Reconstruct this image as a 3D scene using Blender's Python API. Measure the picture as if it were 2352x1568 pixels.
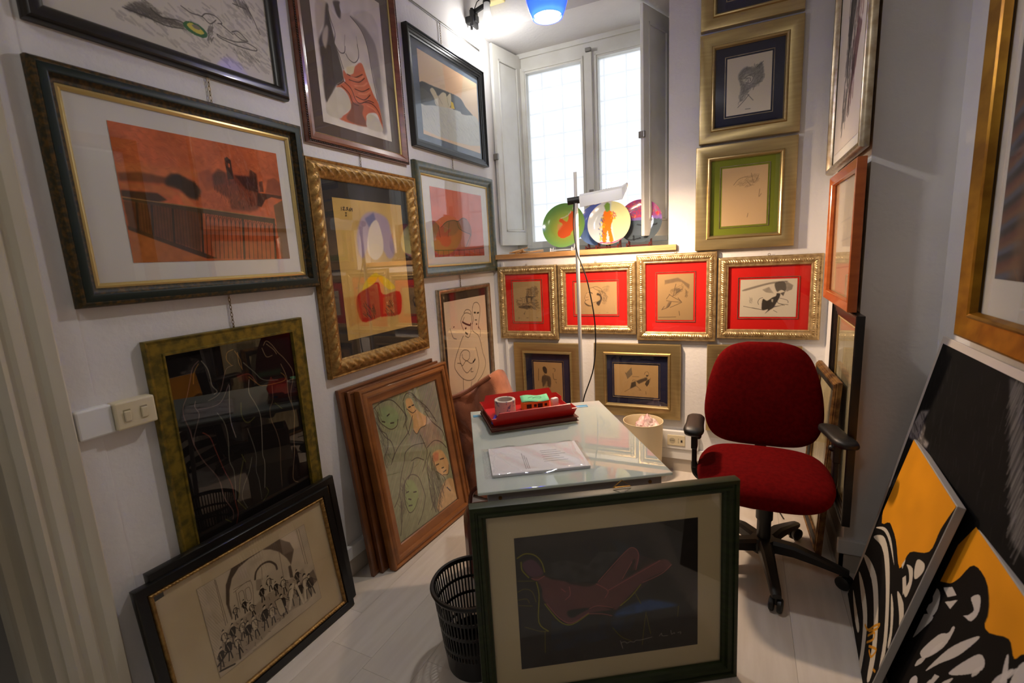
import bpy, bmesh, math, random
import numpy as np
from mathutils import Matrix, Vector

for o in list(bpy.data.objects):
    bpy.data.objects.remove(o)
scene = bpy.context.scene
COL = scene.collection
R = math.radians

# ---------------------------------------------------------------- camera
CAM_Z = 1.406
def _cam_matrix():
    yaw, pit, rol = R(-26.484), R(-9.942), R(-3.176)
    f = Vector((math.sin(yaw) * math.cos(pit), math.cos(yaw) * math.cos(pit), math.sin(pit)))
    r = Vector((math.cos(yaw), -math.sin(yaw), 0))
    u = r.cross(f)
    c, s = math.cos(rol), math.sin(rol)
    r2 = c * r + s * u; u2 = -s * r + c * u
    m = Matrix((r2, u2, -f)).transposed().to_4x4()
    m.translation = (0, 0, CAM_Z)
    return m
cd = bpy.data.cameras.new('camera')
cam = bpy.data.objects.new('camera', cd)
COL.objects.link(cam)
cam.matrix_world = _cam_matrix()
cd.sensor_width = 36.0
cd.lens = 1079.2 / 2352 * 36.0
cd.clip_start = 0.02
cd.dof.use_dof = True
cd.dof.focus_distance = 2.3
cd.dof.aperture_fstop = 2.8
scene.camera = cam

# ---------------------------------------------------------------- world, exposure
vs = scene.view_settings
vs.view_transform = 'Standard'; vs.look = 'None'; vs.gamma = 1.0; vs.use_curve_mapping = False
vs.exposure = 0.5
w = bpy.data.worlds.new('overcast_sky'); scene.world = w
w.use_nodes = True
w.node_tree.nodes['Background'].inputs[0].default_value = (0.95, 0.975, 1.0, 1)
w.node_tree.nodes['Background'].inputs[1].default_value = 1.28
scene.cycles.max_bounces = 7
scene.cycles.adaptive_threshold = 0.02
scene.cycles.diffuse_bounces = 4
scene.cycles.glossy_bounces = 3
scene.cycles.transparent_max_bounces = 24
scene.cycles.sample_clamp_indirect = 6.0
scene.cycles.caustics_reflective = False
scene.cycles.caustics_refractive = False

P_HALOGEN, P_PENDANT, P_CLAMP, P_FILL = 20.0, 18.0, 5.0, 9.0

# ---------------------------------------------------------------- materials
def srgb(c):
    c = [x / 255 for x in c]
    return tuple(x / 12.92 if x <= .04045 else ((x + .055) / 1.055) ** 2.4 for x in c) + (1,)
_M = {}
def mat(name, c, rough=.5, metal=0.0, c2=None, scale=8.0, stretch=None, bump=0.0, bscale=60.0, coat=0.0, spec=.5, detail=4.0, contrast=(.35, .65), sheen=0.0, emit=0.0):
    if name in _M: return _M[name]
    m = bpy.data.materials.new(name); m.use_nodes = True
    nt = m.node_tree; b = nt.nodes['Principled BSDF']
    b.inputs['Roughness'].default_value = rough
    b.inputs['Metallic'].default_value = metal
    b.inputs['Coat Weight'].default_value = coat
    b.inputs['Coat Roughness'].default_value = .08
    b.inputs['Specular IOR Level'].default_value = spec
    b.inputs['Sheen Weight'].default_value = sheen
    col = srgb(c)
    b.inputs['Base Color'].default_value = col
    if emit:
        b.inputs['Emission Color'].default_value = col
        b.inputs['Emission Strength'].default_value = emit
    tc = nt.nodes.new('ShaderNodeTexCoord')
    src = tc.outputs['Object']
    if c2 is not None:
        mp = nt.nodes.new('ShaderNodeMapping'); nt.links.new(src, mp.inputs[0])
        mp.inputs['Scale'].default_value = stretch or (1, 1, 1)
        n = nt.nodes.new('ShaderNodeTexNoise'); n.inputs['Scale'].default_value = scale; n.inputs['Detail'].default_value = detail
        nt.links.new(mp.outputs[0], n.inputs['Vector'])
        r = nt.nodes.new('ShaderNodeValToRGB')
        r.color_ramp.elements[0].position, r.color_ramp.elements[1].position = contrast
        r.color_ramp.elements[0].color = col; r.color_ramp.elements[1].color = srgb(c2)
        nt.links.new(n.outputs['Fac'], r.inputs[0]); nt.links.new(r.outputs[0], b.inputs['Base Color'])
    if bump:
        n2 = nt.nodes.new('ShaderNodeTexNoise'); n2.inputs['Scale'].default_value = bscale; n2.inputs['Detail'].default_value = 3
        nt.links.new(src, n2.inputs['Vector'])
        bp = nt.nodes.new('ShaderNodeBump'); bp.inputs['Strength'].default_value = bump; bp.inputs['Distance'].default_value = .004
        nt.links.new(n2.outputs['Fac'], bp.inputs['Height']); nt.links.new(bp.outputs[0], b.inputs['Normal'])
    _M[name] = m
    return m

def print_mat(name='print_ink', rough=.75):
    if name in _M: return _M[name]
    m = bpy.data.materials.new(name); m.use_nodes = True
    nt = m.node_tree; b = nt.nodes['Principled BSDF']
    a = nt.nodes.new('ShaderNodeAttribute'); a.attribute_name = 'ink'
    nt.links.new(a.outputs['Color'], b.inputs['Base Color'])
    b.inputs['Roughness'].default_value = rough; b.inputs['Specular IOR Level'].default_value = .5 if rough < .3 else .08
    _M[name] = m
    return m

def thin_fresnel(nt, ior):
    """Fresnel factor that reads the same on both faces of a thin pane"""
    g = nt.nodes.new('ShaderNodeNewGeometry'); mr = nt.nodes.new('ShaderNodeMapRange')
    mr.inputs['To Min'].default_value = ior; mr.inputs['To Max'].default_value = 1 / ior
    nt.links.new(g.outputs['Backfacing'], mr.inputs['Value'])
    f = nt.nodes.new('ShaderNodeFresnel'); nt.links.new(mr.outputs[0], f.inputs[0])
    return f
def glass_mat(name, tint=(1, 1, 1), ior=1.5, rough=0.0):
    if name in _M: return _M[name]
    m = bpy.data.materials.new(name); m.use_nodes = True
    nt = m.node_tree; nt.nodes.clear()
    out = nt.nodes.new('ShaderNodeOutputMaterial'); mix = nt.nodes.new('ShaderNodeMixShader')
    fr = thin_fresnel(nt, ior)
    t = nt.nodes.new('ShaderNodeBsdfTransparent'); t.inputs[0].default_value = (*tint, 1)
    g = nt.nodes.new('ShaderNodeBsdfGlossy'); g.inputs['Roughness'].default_value = rough
    nt.links.new(fr.outputs[0], mix.inputs[0]); nt.links.new(t.outputs[0], mix.inputs[1]); nt.links.new(g.outputs[0], mix.inputs[2])
    nt.links.new(mix.outputs[0], out.inputs[0])
    _M[name] = m
    return m

def frosted_mat(name, col, clear, ior=1.5, rough=.03, trans=.5, tcol=None):
    """pale frosted glass: diffuse + translucent body, partly see-through, with a sharp skin reflection"""
    if name in _M: return _M[name]
    m = bpy.data.materials.new(name); m.use_nodes = True
    nt = m.node_tree; nt.nodes.clear()
    N = nt.nodes.new
    out = N('ShaderNodeOutputMaterial'); skin = N('ShaderNodeMixShader'); body = N('ShaderNodeMixShader'); dt = N('ShaderNodeMixShader')
    d = N('ShaderNodeBsdfDiffuse'); d.inputs[0].default_value = (*col, 1)
    tl = N('ShaderNodeBsdfTranslucent'); tl.inputs[0].default_value = (*col, 1)
    tp = N('ShaderNodeBsdfTransparent'); tp.inputs[0].default_value = (*(tcol or col), 1)
    g = N('ShaderNodeBsdfGlossy'); g.inputs['Roughness'].default_value = rough
    fr = thin_fresnel(nt, ior)
    dt.inputs[0].default_value = trans; body.inputs[0].default_value = clear
    L = nt.links.new
    L(d.outputs[0], dt.inputs[1]); L(tl.outputs[0], dt.inputs[2])
    L(dt.outputs[0], body.inputs[1]); L(tp.outputs[0], body.inputs[2])
    L(fr.outputs[0], skin.inputs[0]); L(body.outputs[0], skin.inputs[1]); L(g.outputs[0], skin.inputs[2])
    L(skin.outputs[0], out.inputs[0])
    _M[name] = m
    return m

def emit_mat(name, col, strength):
    if name in _M: return _M[name]
    m = bpy.data.materials.new(name); m.use_nodes = True
    nt = m.node_tree; nt.nodes.clear()
    out = nt.nodes.new('ShaderNodeOutputMaterial'); e = nt.nodes.new('ShaderNodeEmission')
    e.inputs[0].default_value = (*col, 1); e.inputs[1].default_value = strength
    nt.links.new(e.outputs[0], out.inputs[0])
    m.cycles.emission_sampling = 'NONE'      # the lamp object beside each bulb carries the light
    _M[name] = m
    return m

# ---------------------------------------------------------------- mesh building
class MB:
    def __init__(s): s.v = []; s.f = []
    def add(s, vs, fs):
        b = len(s.v); s.v += [tuple(p) for p in vs]; s.f += [tuple(i + b for i in f) for f in fs]; return s
    def box(s, x0, x1, y0, y1, z0, z1, M=None):
        p = [Vector((x, y, z)) for z in (z0, z1) for y in (y0, y1) for x in (x0, x1)]
        if M is not None: p = [M @ q for q in p]
        return s.add(p, [(0, 2, 3, 1), (4, 5, 7, 6), (0, 1, 5, 4), (2, 6, 7, 3), (0, 4, 6, 2), (1, 3, 7, 5)])
    def rbox(s, x0, x1, y0, y1, z0, z1, r=.004, M=None):
        """box with chamfered edges"""
        bm = bmesh.new()
        bmesh.ops.create_cube(bm, size=1)
        bmesh.ops.scale(bm, vec=(x1 - x0, y1 - y0, z1 - z0), verts=bm.verts)
        bmesh.ops.translate(bm, vec=((x0 + x1) / 2, (y0 + y1) / 2, (z0 + z1) / 2), verts=bm.verts)
        bmesh.ops.bevel(bm, geom=bm.edges[:], offset=r, segments=2, affect='EDGES', profile=.5)
        if M is not None: bmesh.ops.transform(bm, matrix=M, verts=bm.verts)
        bm.verts.index_update()
        s.add([v.co.copy() for v in bm.verts], [[v.index for v in f.verts] for f in bm.faces]); bm.free(); return s
    def tube(s, pts, r, n=8, cap=True):
        pts = [Vector(p) for p in pts]; rr = r if isinstance(r, (list, tuple)) else [r] * len(pts)
        rings = []; up = None
        for i, p in enumerate(pts):
            d = (pts[min(i + 1, len(pts) - 1)] - pts[max(i - 1, 0)])
            d = d.normalized() if d.length > 1e-9 else Vector((0, 0, 1))
            if up is None: up = Vector((1, 0, 0)) if abs(d.x) < .9 else Vector((0, 1, 0))
            a = d.cross(up)
            if a.length < 1e-6: a = d.orthogonal()
            a.normalize(); b = d.cross(a); up = -b if False else a.cross(d)
            rings.append([p + (a * math.cos(2 * math.pi * k / n) + b * math.sin(2 * math.pi * k / n)) * rr[i] for k in range(n)])
        vs = [q for g in rings for q in g]
        fs = [(i * n + k, i * n + (k + 1) % n, (i + 1) * n + (k + 1) % n, (i + 1) * n + k) for i in range(len(pts) - 1) for k in range(n)]
        if cap: fs += [tuple(range(n))[::-1], tuple((len(pts) - 1) * n + k for k in range(n))]
        return s.add(vs, fs)
    def lathe(s, prof, n=32, M=None, a0=0, a1=2 * math.pi):
        full = abs(a1 - a0 - 2 * math.pi) < 1e-6
        m = n if full else n + 1
        vs = [Vector((r * math.cos(a0 + (a1 - a0) * k / n), r * math.sin(a0 + (a1 - a0) * k / n), z)) for r, z in prof for k in range(m)]
        if M is not None: vs = [M @ q for q in vs]
        fs = [(i * m + k, i * m + (k + 1) % m, (i + 1) * m + (k + 1) % m, (i + 1) * m + k) for i in range(len(prof) - 1) for k in range(n)]
        return s.add(vs, fs)
    def prism(s, poly, z0, z1, M=None):
        n = len(poly)
        vs = [Vector((x, y, z0)) for x, y in poly] + [Vector((x, y, z1)) for x, y in poly]
        if M is not None: vs = [M @ q for q in vs]
        return s.add(vs, [tuple(range(n))[::-1], tuple(range(n, 2 * n))] + [(i, (i + 1) % n, n + (i + 1) % n, n + i) for i in range(n)])
    def ball(s, c, r, n=16, m=10, sc=(1, 1, 1)):
        prof = [(max(r * math.sin(math.pi * i / m), 1e-4), -r * math.cos(math.pi * i / m)) for i in range(m + 1)]
        return s.lathe(prof, n, Matrix.Translation(c) @ Matrix.Diagonal((*sc, 1)))
    def build(s, name, material, parent=None, smooth=False, angle=35):
        me = bpy.data.meshes.new(name)
        me.from_pydata(s.v, [], s.f)
        bm = bmesh.new(); bm.from_mesh(me); bmesh.ops.recalc_face_normals(bm, faces=bm.faces[:]); bm.to_mesh(me); bm.free()
        if smooth:
            me.shade_smooth(); me.set_sharp_from_angle(angle=R(angle))
        return link(name, me, material, parent)

def link(name, me, material, parent=None):
    o = bpy.data.objects.new(name, me); COL.objects.link(o)
    for m in (material if isinstance(material, (list, tuple)) else [material]): me.materials.append(m)
    if parent is not None: o.parent = parent
    return o
def tag(o, label, cat, group=None, kind=None):
    o['label'] = label; o['category'] = cat
    if group: o['group'] = group
    if kind: o['kind'] = kind
    return o
def thing(name, label, cat, M=None, group=None):
    o = bpy.data.objects.new(name, None); COL.objects.link(o); o.empty_display_size = .05
    if M is not None: o.matrix_world = M
    return tag(o, label, cat, group)
def struct(name, mb, m, parent=None, label=None, smooth=False):
    o = mb.build(name, m, parent, smooth)
    o['kind'] = 'structure'
    if label: o['label'] = label
    return o
def frame_of(right, up, normal, loc):
    m = Matrix((Vector(right), Vector(up), Vector(normal))).transposed().to_4x4()
    m.translation = loc
    return m
def catmull(p, k=6):
    p = [Vector(q) for q in p]; q = [p[0]] + p + [p[-1]]; out = []
    for i in range(1, len(q) - 2):
        for t in [j / k for j in range(k)]:
            out.append(.5 * (2 * q[i] + (q[i + 1] - q[i - 1]) * t + (2 * q[i - 1] - 5 * q[i] + 4 * q[i + 1] - q[i + 2]) * t * t + (3 * q[i] - q[i - 1] - 3 * q[i + 1] + q[i + 2]) * t ** 3))
    return out + [p[-1]]

# ---------------------------------------------------------------- painting of prints (pure numpy)
def _vnoise(nx, ny, scale, seed, aspect):
    r = np.random.default_rng(seed)
    gx, gy = int(scale * aspect) + 3, int(scale) + 3
    g = r.random((gy, gx))
    x = np.linspace(0, scale * aspect, nx); y = np.linspace(0, scale, ny)
    xi, yi = x.astype(int), y.astype(int)
    fx, fy = x - xi, y - yi
    fx = fx * fx * (3 - 2 * fx); fy = fy * fy * (3 - 2 * fy)
    a = g[np.ix_(yi, xi)]; b = g[np.ix_(yi, xi + 1)]; c = g[np.ix_(yi + 1, xi)]; d = g[np.ix_(yi + 1, xi + 1)]
    top = a + (b - a) * fx[None]; bot = c + (d - c) * fx[None]
    return (top + (bot - top) * fy[:, None]) - .5

def _inside(pts, X, Y):
    ins = np.zeros(X.shape, bool)
    n = len(pts)
    for i in range(n):
        x0, y0 = pts[i]; x1, y1 = pts[(i + 1) % n]
        if y0 == y1: continue
        ins ^= ((Y < y0) != (Y < y1)) & (X < (x1 - x0) * (Y - y0) / (y1 - y0) + x0)
    return ins

def _blur(m, k):
    if k < 1: return m
    for ax in (0, 1):
        for _ in range(2):
            c = np.cumsum(np.concatenate([np.repeat(np.take(m, [0], ax), k + 1, ax), m, np.repeat(np.take(m, [-1], ax), k, ax)], ax), ax)
            n = m.shape[ax]
            hi = np.take(c, np.arange(2 * k + 1, 2 * k + 1 + n), ax); lo = np.take(c, np.arange(0, n), ax)
            m = (hi - lo) / (2 * k + 1)
    return m

def _smooth(p):
    if len(p) < 3: return p
    out = []
    q = [p[0]] + list(p) + [p[-1]]
    for i in range(1, len(q) - 2):
        p0, p1, p2, p3 = (np.array(q[j], float) for j in (i - 1, i, i + 1, i + 2))
        for t in (0, .25, .5, .75):
            out.append(.5 * (2 * p1 + (p2 - p0) * t + (2 * p0 - 5 * p1 + 4 * p2 - p3) * t * t + (3 * p1 - p0 - 3 * p2 + p3) * t ** 3))
    out.append(np.array(p[-1], float))
    return out

def paint(name, aspect, ny):
    """array (ny, nx, 3) of sRGB colour for the print called name; aspect = width / height"""
    nx = max(8, int(round(ny * aspect)))
    img = np.zeros((ny, nx, 3))
    yy, xx = np.mgrid[0:ny, 0:nx]
    def px(l): return [(l[i] / 1000 * (nx - 1), l[i + 1] / 1000 * (ny - 1)) for i in range(0, len(l), 2)]
    def seg(c, a, w, p, q):
        x0, y0 = p; x1, y1 = q
        r = w + 1.2
        xa, xb = int(max(0, min(x0, x1) - r)), int(min(nx, max(x0, x1) + r + 1))
        ya, yb = int(max(0, min(y0, y1) - r)), int(min(ny, max(y0, y1) + r + 1))
        if xa >= xb or ya >= yb: return None
        X = xx[ya:yb, xa:xb]; Y = yy[ya:yb, xa:xb]
        dx, dy = x1 - x0, y1 - y0
        L = dx * dx + dy * dy + 1e-9
        t = np.clip(((X - x0) * dx + (Y - y0) * dy) / L, 0, 1)
        d = np.hypot(X - x0 - t * dx, Y - y0 - t * dy)
        return ya, yb, xa, xb, np.clip(w + .5 - d, 0, 1)
    def stroke(c, a, w, pts):
        w = max(w * ny * .5, .35)
        m = np.zeros((ny, nx))
        P = _smooth(pts)
        for p, q in zip(P[:-1], P[1:]):
            s = seg(c, a, w, p, q)
            if s:
                ya, yb, xa, xb, k = s
                m[ya:yb, xa:xb] = np.maximum(m[ya:yb, xa:xb], k)
        blend(m * a, c)
    def blend(m, c):
        img[:] = img * (1 - m[..., None]) + np.array(c) * m[..., None]
    for op in ART[name]:
        k = op[0]
        if k == 'B': img[:] = op[1]
        elif k in 'PC':
            q = px(op[4])
            if k == 'C': q = [p for p in _smooth([q[-1]] + q + [q[0], q[1]])][4:-4]
            m = _inside(q, xx, yy).astype(float)
            m = _blur(m, int(round(op[3] / 1000 * ny * .65))) if op[3] else m
            blend(m * op[2], op[1])
        elif k == 'S': stroke(op[1], op[2], op[3], px(op[4]))
        elif k == 'N': img *= (1 + 2 * op[1] * _vnoise(nx, ny, op[2], op[3], aspect))[..., None]
        elif k == 'G':
            u0, v0, u1, v1 = op[3:7]
            du, dv = u1 - u0, v1 - v0
            t = ((xx / nx * 1000 - u0) * du + (yy / ny * 1000 - v0) * dv) / (du * du + dv * dv)
            blend(np.clip(t, 0, 1) * op[2], op[1])
        elif k == 'D':
            r = np.hypot(xx / nx * 1000 - op[3], yy / ny * 1000 - op[4]) / op[5]
            blend(np.clip(1.2 - r, 0, 1) * op[2], op[1])
        elif k in 'HR':
            pts = px(op[-1]); m = _inside(pts, xx, yy).astype(float)
            lay = np.zeros((ny, nx))
            if k == 'H':
                c, a, ang, gap, w, seed = op[1:7]
                rg = np.random.default_rng(seed)
                ca, sa = math.cos(math.radians(ang)), math.sin(math.radians(ang))
                wob = _vnoise(nx, ny, 6, seed, aspect) * gap * ny * 1.4
                ph = ((xx * -sa + yy * ca) + wob) / (gap * ny)
                wdt = max(w / gap, .18)
                lay = np.clip((wdt - np.abs((ph % 1) - .5) * 1.2) * 5, 0, 1) * np.clip(.75 + 1.6 * _vnoise(nx, ny, 22, seed + 1, aspect), 0, 1)
                blend(lay * m * a, c)
            else:
                c, a, n, ln, w, ang, sp, seed = op[1:9]
                rg = np.random.default_rng(seed)
                xs = [p[0] for p in pts]; ys = [p[1] for p in pts]
                done = 0; tries = 0
                while done < n and tries < n * 30:
                    tries += 1
                    x = rg.uniform(min(xs), max(xs)); y = rg.uniform(min(ys), max(ys))
                    if not (0 <= x < nx and 0 <= y < ny) or m[int(y), int(x)] < .5: continue
                    done += 1
                    t = math.radians(ang + rg.uniform(-sp, sp)); l = ln * ny * rg.uniform(.4, 1) * .5
                    s = seg(c, a, max(w * ny * .5 * rg.uniform(.6, 1.2), .35), (x - l * math.cos(t), y - l * math.sin(t)), (x + l * math.cos(t), y + l * math.sin(t)))
                    if s:
                        ya, yb, xa, xb, kk = s
                        lay[ya:yb, xa:xb] = np.maximum(lay[ya:yb, xa:xb], kk * rg.uniform(.5, 1))
                blend(lay * a, c)
    return np.clip(img / 255, 0, 1)
ART={
'bridge':[
('B',(203,104,62)),
('N',0.1,5,1),
('P',(216,128,72),0.6,25,[0,280,392,260,445,313,5,389]),
('P',(110,66,44),0.8,12,[0,356,119,330,238,349,274,312,328,318,336,394,211,398,7,409]),
('P',(196,116,66),0.7,8,[5,424,230,417,289,462,250,513,182,469,9,465]),
('P',(62,48,36),0.9,8,[3,476,181,476,228,523,173,544,85,532,2,521]),
('P',(214,130,78),0.8,6,[291,446,337,479,380,553,317,548]),
('P',(56,46,38),0.9,14,[236,364,274,320,307,310,354,336,397,361,431,427,398,503,353,493,304,429,231,410]),
('P',(120,62,44),0.35,10,[424,285,502,238,526,299,514,399,462,423]),
('P',(104,54,40),0.75,14,[515,285,560,227,609,251,669,257,761,250,820,248,825,390,845,478,792,547,730,570,606,556,603,471,514,399]),
('P',(70,42,34),0.8,8,[662,259,767,257,776,186,823,221,818,391,732,368]),
('P',(66,48,42),0.95,4,[612,126,630,111,651,134,654,294,613,301]),
('P',(206,104,64),1.0,0,[631,164,642,168,642,199,631,197]),
('P',(84,56,46),0.6,10,[515,285,560,227,602,252,592,338,518,366]),
('P',(92,58,46),0.8,4,[833,290,861,277,859,377,830,381]),
('P',(120,66,48),0.6,6,[902,261,957,232,1001,273,999,395,872,384]),
('P',(70,48,40),0.85,5,[810,392,871,390,999,395,997,428,915,417,864,449,826,517,796,511]),
('P',(206,116,78),0.6,6,[864,449,915,421,944,439,910,592,824,526]),
('R',(60,46,38),0.6,160,0.03,0.006,70,60,91,[236,364,307,310,397,361,431,427,398,503,304,429]),
('R',(64,38,30),0.6,140,0.04,0.005,92,20,92,[522,283,609,251,818,257,825,390,793,538,607,547,514,399]),
('R',(190,104,66),0.5,60,0.03,0.005,92,30,93,[527,348,631,348,793,412,793,538,607,547]),
('R',(226,140,84),0.3,200,0.05,0.006,20,60,94,[3,11,995,6,1003,217,452,248,7,334]),
('R',(150,70,40),0.3,200,0.05,0.006,20,60,95,[3,11,995,6,1003,217,452,248,7,334]),
('R',(150,70,45),0.5,120,0.03,0.004,90,90,3,[455,424,616,469,791,556,670,593,416,549]),
('P',(84,56,34),0.82,6,[6,549,411,594,370,933,349,909,8,740]),
('P',(124,62,40),0.35,6,[409,606,918,667,912,997,457,983,370,933]),
('P',(178,108,56),0.85,10,[6,754,366,966,392,1002,0,1000]),
('S',(66,42,32),0.9,0.006,[436,609,407,942]),
('S',(66,42,32),0.9,0.004,[427,684,439,638,448,618,454,637,455,686]),
('S',(66,42,32),0.9,0.006,[462,612,431,959]),
('S',(66,42,32),0.9,0.004,[453,687,464,641,474,621,480,640,481,690]),
('S',(66,42,32),0.9,0.006,[487,616,456,975]),
('S',(66,42,32),0.9,0.004,[478,691,490,644,500,625,506,643,507,693]),
('S',(66,42,32),0.9,0.006,[514,619,482,984]),
('S',(66,42,32),0.9,0.004,[505,695,517,648,526,628,532,647,534,697]),
('S',(66,42,32),0.9,0.006,[541,622,509,985]),
('S',(66,42,32),0.9,0.004,[531,698,544,651,553,631,559,650,561,701]),
('S',(66,42,32),0.9,0.006,[568,625,537,985]),
('S',(66,42,32),0.9,0.004,[559,702,571,655,581,634,587,653,589,705]),
('S',(66,42,32),0.9,0.006,[595,628,565,986]),
('S',(66,42,32),0.9,0.004,[586,706,599,658,608,638,615,657,617,709]),
('S',(66,42,32),0.9,0.006,[623,632,594,987]),
('S',(66,42,32),0.9,0.004,[614,710,627,662,637,641,643,661,646,713]),
('S',(66,42,32),0.9,0.006,[652,635,623,988]),
('S',(66,42,32),0.9,0.004,[643,714,655,665,666,644,672,664,675,717]),
('S',(66,42,32),0.9,0.006,[681,638,652,989]),
('S',(66,42,32),0.9,0.004,[672,718,685,669,695,648,702,668,704,721]),
('S',(66,42,32),0.9,0.006,[711,642,682,990]),
('S',(66,42,32),0.9,0.004,[701,722,714,673,725,652,732,672,734,725]),
('S',(66,42,32),0.9,0.006,[741,645,713,991]),
('S',(66,42,32),0.9,0.004,[731,727,744,677,755,655,762,675,765,730]),
('S',(66,42,32),0.9,0.006,[771,649,744,992]),
('S',(66,42,32),0.9,0.004,[762,731,775,680,786,659,793,679,796,734]),
('S',(66,42,32),0.9,0.006,[803,653,776,993]),
('S',(66,42,32),0.9,0.004,[793,735,806,684,817,663,825,683,828,739]),
('S',(66,42,32),0.9,0.006,[834,656,809,994]),
('S',(66,42,32),0.9,0.004,[825,740,838,688,849,667,857,687,860,743]),
('S',(66,42,32),0.9,0.006,[867,660,841,995]),
('S',(66,42,32),0.9,0.004,[857,744,871,692,882,670,890,692,893,748]),
('S',(66,42,32),0.9,0.006,[900,664,875,996]),
('S',(66,42,32),0.9,0.004,[890,749,904,697,915,674,923,696,926,752]),
('S',(58,40,28),0.6,0.004,[78,550,65,763]),
('S',(58,40,28),0.6,0.004,[93,552,80,771]),
('S',(58,40,28),0.6,0.004,[108,554,94,779]),
('S',(58,40,28),0.6,0.004,[123,557,108,787]),
('S',(58,40,28),0.6,0.004,[138,559,123,795]),
('S',(58,40,28),0.6,0.004,[153,561,138,803]),
('S',(58,40,28),0.6,0.004,[169,563,153,812]),
('S',(58,40,28),0.6,0.004,[184,566,168,820]),
('S',(58,40,28),0.6,0.004,[200,568,183,828]),
('S',(58,40,28),0.6,0.004,[216,570,198,837]),
('S',(58,40,28),0.6,0.004,[232,573,214,846]),
('S',(58,40,28),0.6,0.004,[249,575,230,854]),
('S',(58,40,28),0.6,0.004,[265,577,246,863]),
('S',(58,40,28),0.6,0.004,[282,580,262,872]),
('S',(58,40,28),0.6,0.004,[299,582,278,881]),
('S',(58,40,28),0.6,0.004,[316,585,295,890]),
('S',(58,40,28),0.6,0.004,[333,587,311,900]),
('S',(58,40,28),0.6,0.004,[351,590,328,909]),
('S',(58,40,28),0.6,0.004,[368,592,345,919]),
('S',(58,40,28),0.6,0.004,[386,595,363,928]),
('S',(58,46,36),0.9,0.016,[70,535,53,754]),
('S',(58,46,36),0.9,0.016,[143,542,122,791]),
('S',(58,46,36),0.9,0.016,[251,554,226,847]),
('S',(58,46,36),0.9,0.016,[414,570,382,931]),
('S',(58,46,36),0.9,0.016,[677,598,645,989]),
('S',(58,46,36),0.9,0.016,[911,622,883,996]),
('P',(78,62,42),0.95,3,[4,525,71,531,414,564,657,591,915,618,916,667,409,606,68,557,6,546]),
('S',(176,132,76),0.9,0.006,[4,525,71,533,414,566,656,592,912,616]),
('P',(66,50,36),0.9,4,[5,731,371,924,469,983,401,981,338,949,3,758]),
('P',(112,90,62),0.85,4,[924,493,1004,434,999,1000,928,998,925,619]),
('N',0.06,30,5),
],
'draped':[
('B',(226,217,200)),
('C',(196,180,160),0.8,8,[59,273,229,227,175,336,81,446,71,619,68,871,53,826]),
('C',(205,196,182),0.8,8,[570,182,941,170,913,944,820,726,692,311]),
('C',(128,118,112),0.75,12,[523,216,641,224,774,258,896,378,920,839,927,942,850,943,828,725,757,468,692,311,581,252]),
('C',(74,66,62),0.9,8,[199,239,232,229,237,320,267,428,300,527,331,671,216,736,68,871,64,650,61,536,65,478,148,378]),
('C',(200,186,166),0.9,6,[187,362,194,406,140,517,106,479,124,418]),
('C',(214,203,184),1,3,[225,243,308,271,368,279,421,211,546,170,522,219,659,269,737,363,772,537,820,726,781,700,686,593,630,528,586,474,521,523,389,583,347,601,303,514,260,459,282,389,240,307]),
('C',(66,58,56),0.85,6,[303,186,388,162,400,194,380,270,337,264,313,224]),
('C',(222,215,200),0.9,5,[392,172,489,133,553,138,529,187,444,223,394,219]),
('S',(84,74,68),0.9,0.006,[225,243,240,307,282,389,260,459,303,514,347,601]),
('S',(84,74,68),0.9,0.006,[522,219,659,269,737,363,772,537,820,726]),
('S',(84,74,68),0.9,0.006,[260,459,319,499,384,488,402,443]),
('S',(84,74,68),0.9,0.006,[403,491,442,519,521,523,590,467,585,387]),
('S',(150,138,124),0.5,0.008,[418,367,395,439]),
('S',(150,138,124),0.5,0.008,[582,338,591,392]),
('C',(206,110,76),1,3,[345,607,392,628,476,604,514,553,621,504,686,593,766,696,833,751,867,882,852,935,797,831,676,837,610,874,610,943,218,951,333,893,398,838,362,764,292,734,215,744,312,699,355,679,335,652]),
('P',(222,206,164),0.95,4,[387,580,516,545,483,602,393,625]),
('C',(124,84,68),0.85,8,[417,810,584,800,556,863,610,943,323,938,393,858]),
('C',(208,198,174),1,4,[215,753,290,740,374,768,396,845,291,906,218,948,68,942,68,874]),
('C',(208,198,174),1,4,[644,854,763,849,839,886,846,947,611,948]),
('S',(92,50,40),0.9,0.007,[328,684,425,714,478,780,543,793,666,753,754,752]),
('S',(92,50,40),0.9,0.007,[393,625,498,626,618,581]),
('S',(92,50,40),0.9,0.007,[411,658,548,648,645,602]),
('S',(92,50,40),0.9,0.007,[481,705,591,703,703,661]),
('S',(92,50,40),0.9,0.007,[486,755,607,758,708,706]),
('S',(92,50,40),0.9,0.007,[589,777,722,765,821,807,863,882]),
('S',(92,50,40),0.9,0.007,[322,655,328,684,243,725]),
('S',(92,50,40),0.9,0.007,[294,721,390,752,431,807,511,813]),
('S',(232,150,112),0.6,0.012,[444,630,552,627,630,592]),
('S',(232,150,112),0.6,0.012,[485,684,615,659,679,627]),
('S',(232,150,112),0.6,0.012,[530,729,646,711,711,680]),
('S',(232,150,112),0.6,0.012,[643,790,744,799,799,824]),
('N',0.04,18,2),
],
'ochre_abstract':[
('B',(205,168,98)),
('N',0.05,8,3),
('C',(158,142,178),0.8,14,[279,227,387,107,546,74,746,117,796,242,820,383,712,428,589,323,430,323,324,421,264,355]),
('P',(92,96,140),0.8,8,[404,128,545,79,575,155,456,191]),
('C',(228,212,182),0.9,5,[454,202,579,133,646,266,625,380,498,435,400,367]),
('C',(234,196,40),1,3,[251,683,311,597,456,536,522,550,440,615,294,680]),
('C',(234,196,40),1,3,[522,550,635,578,769,656,666,669,536,597]),
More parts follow.
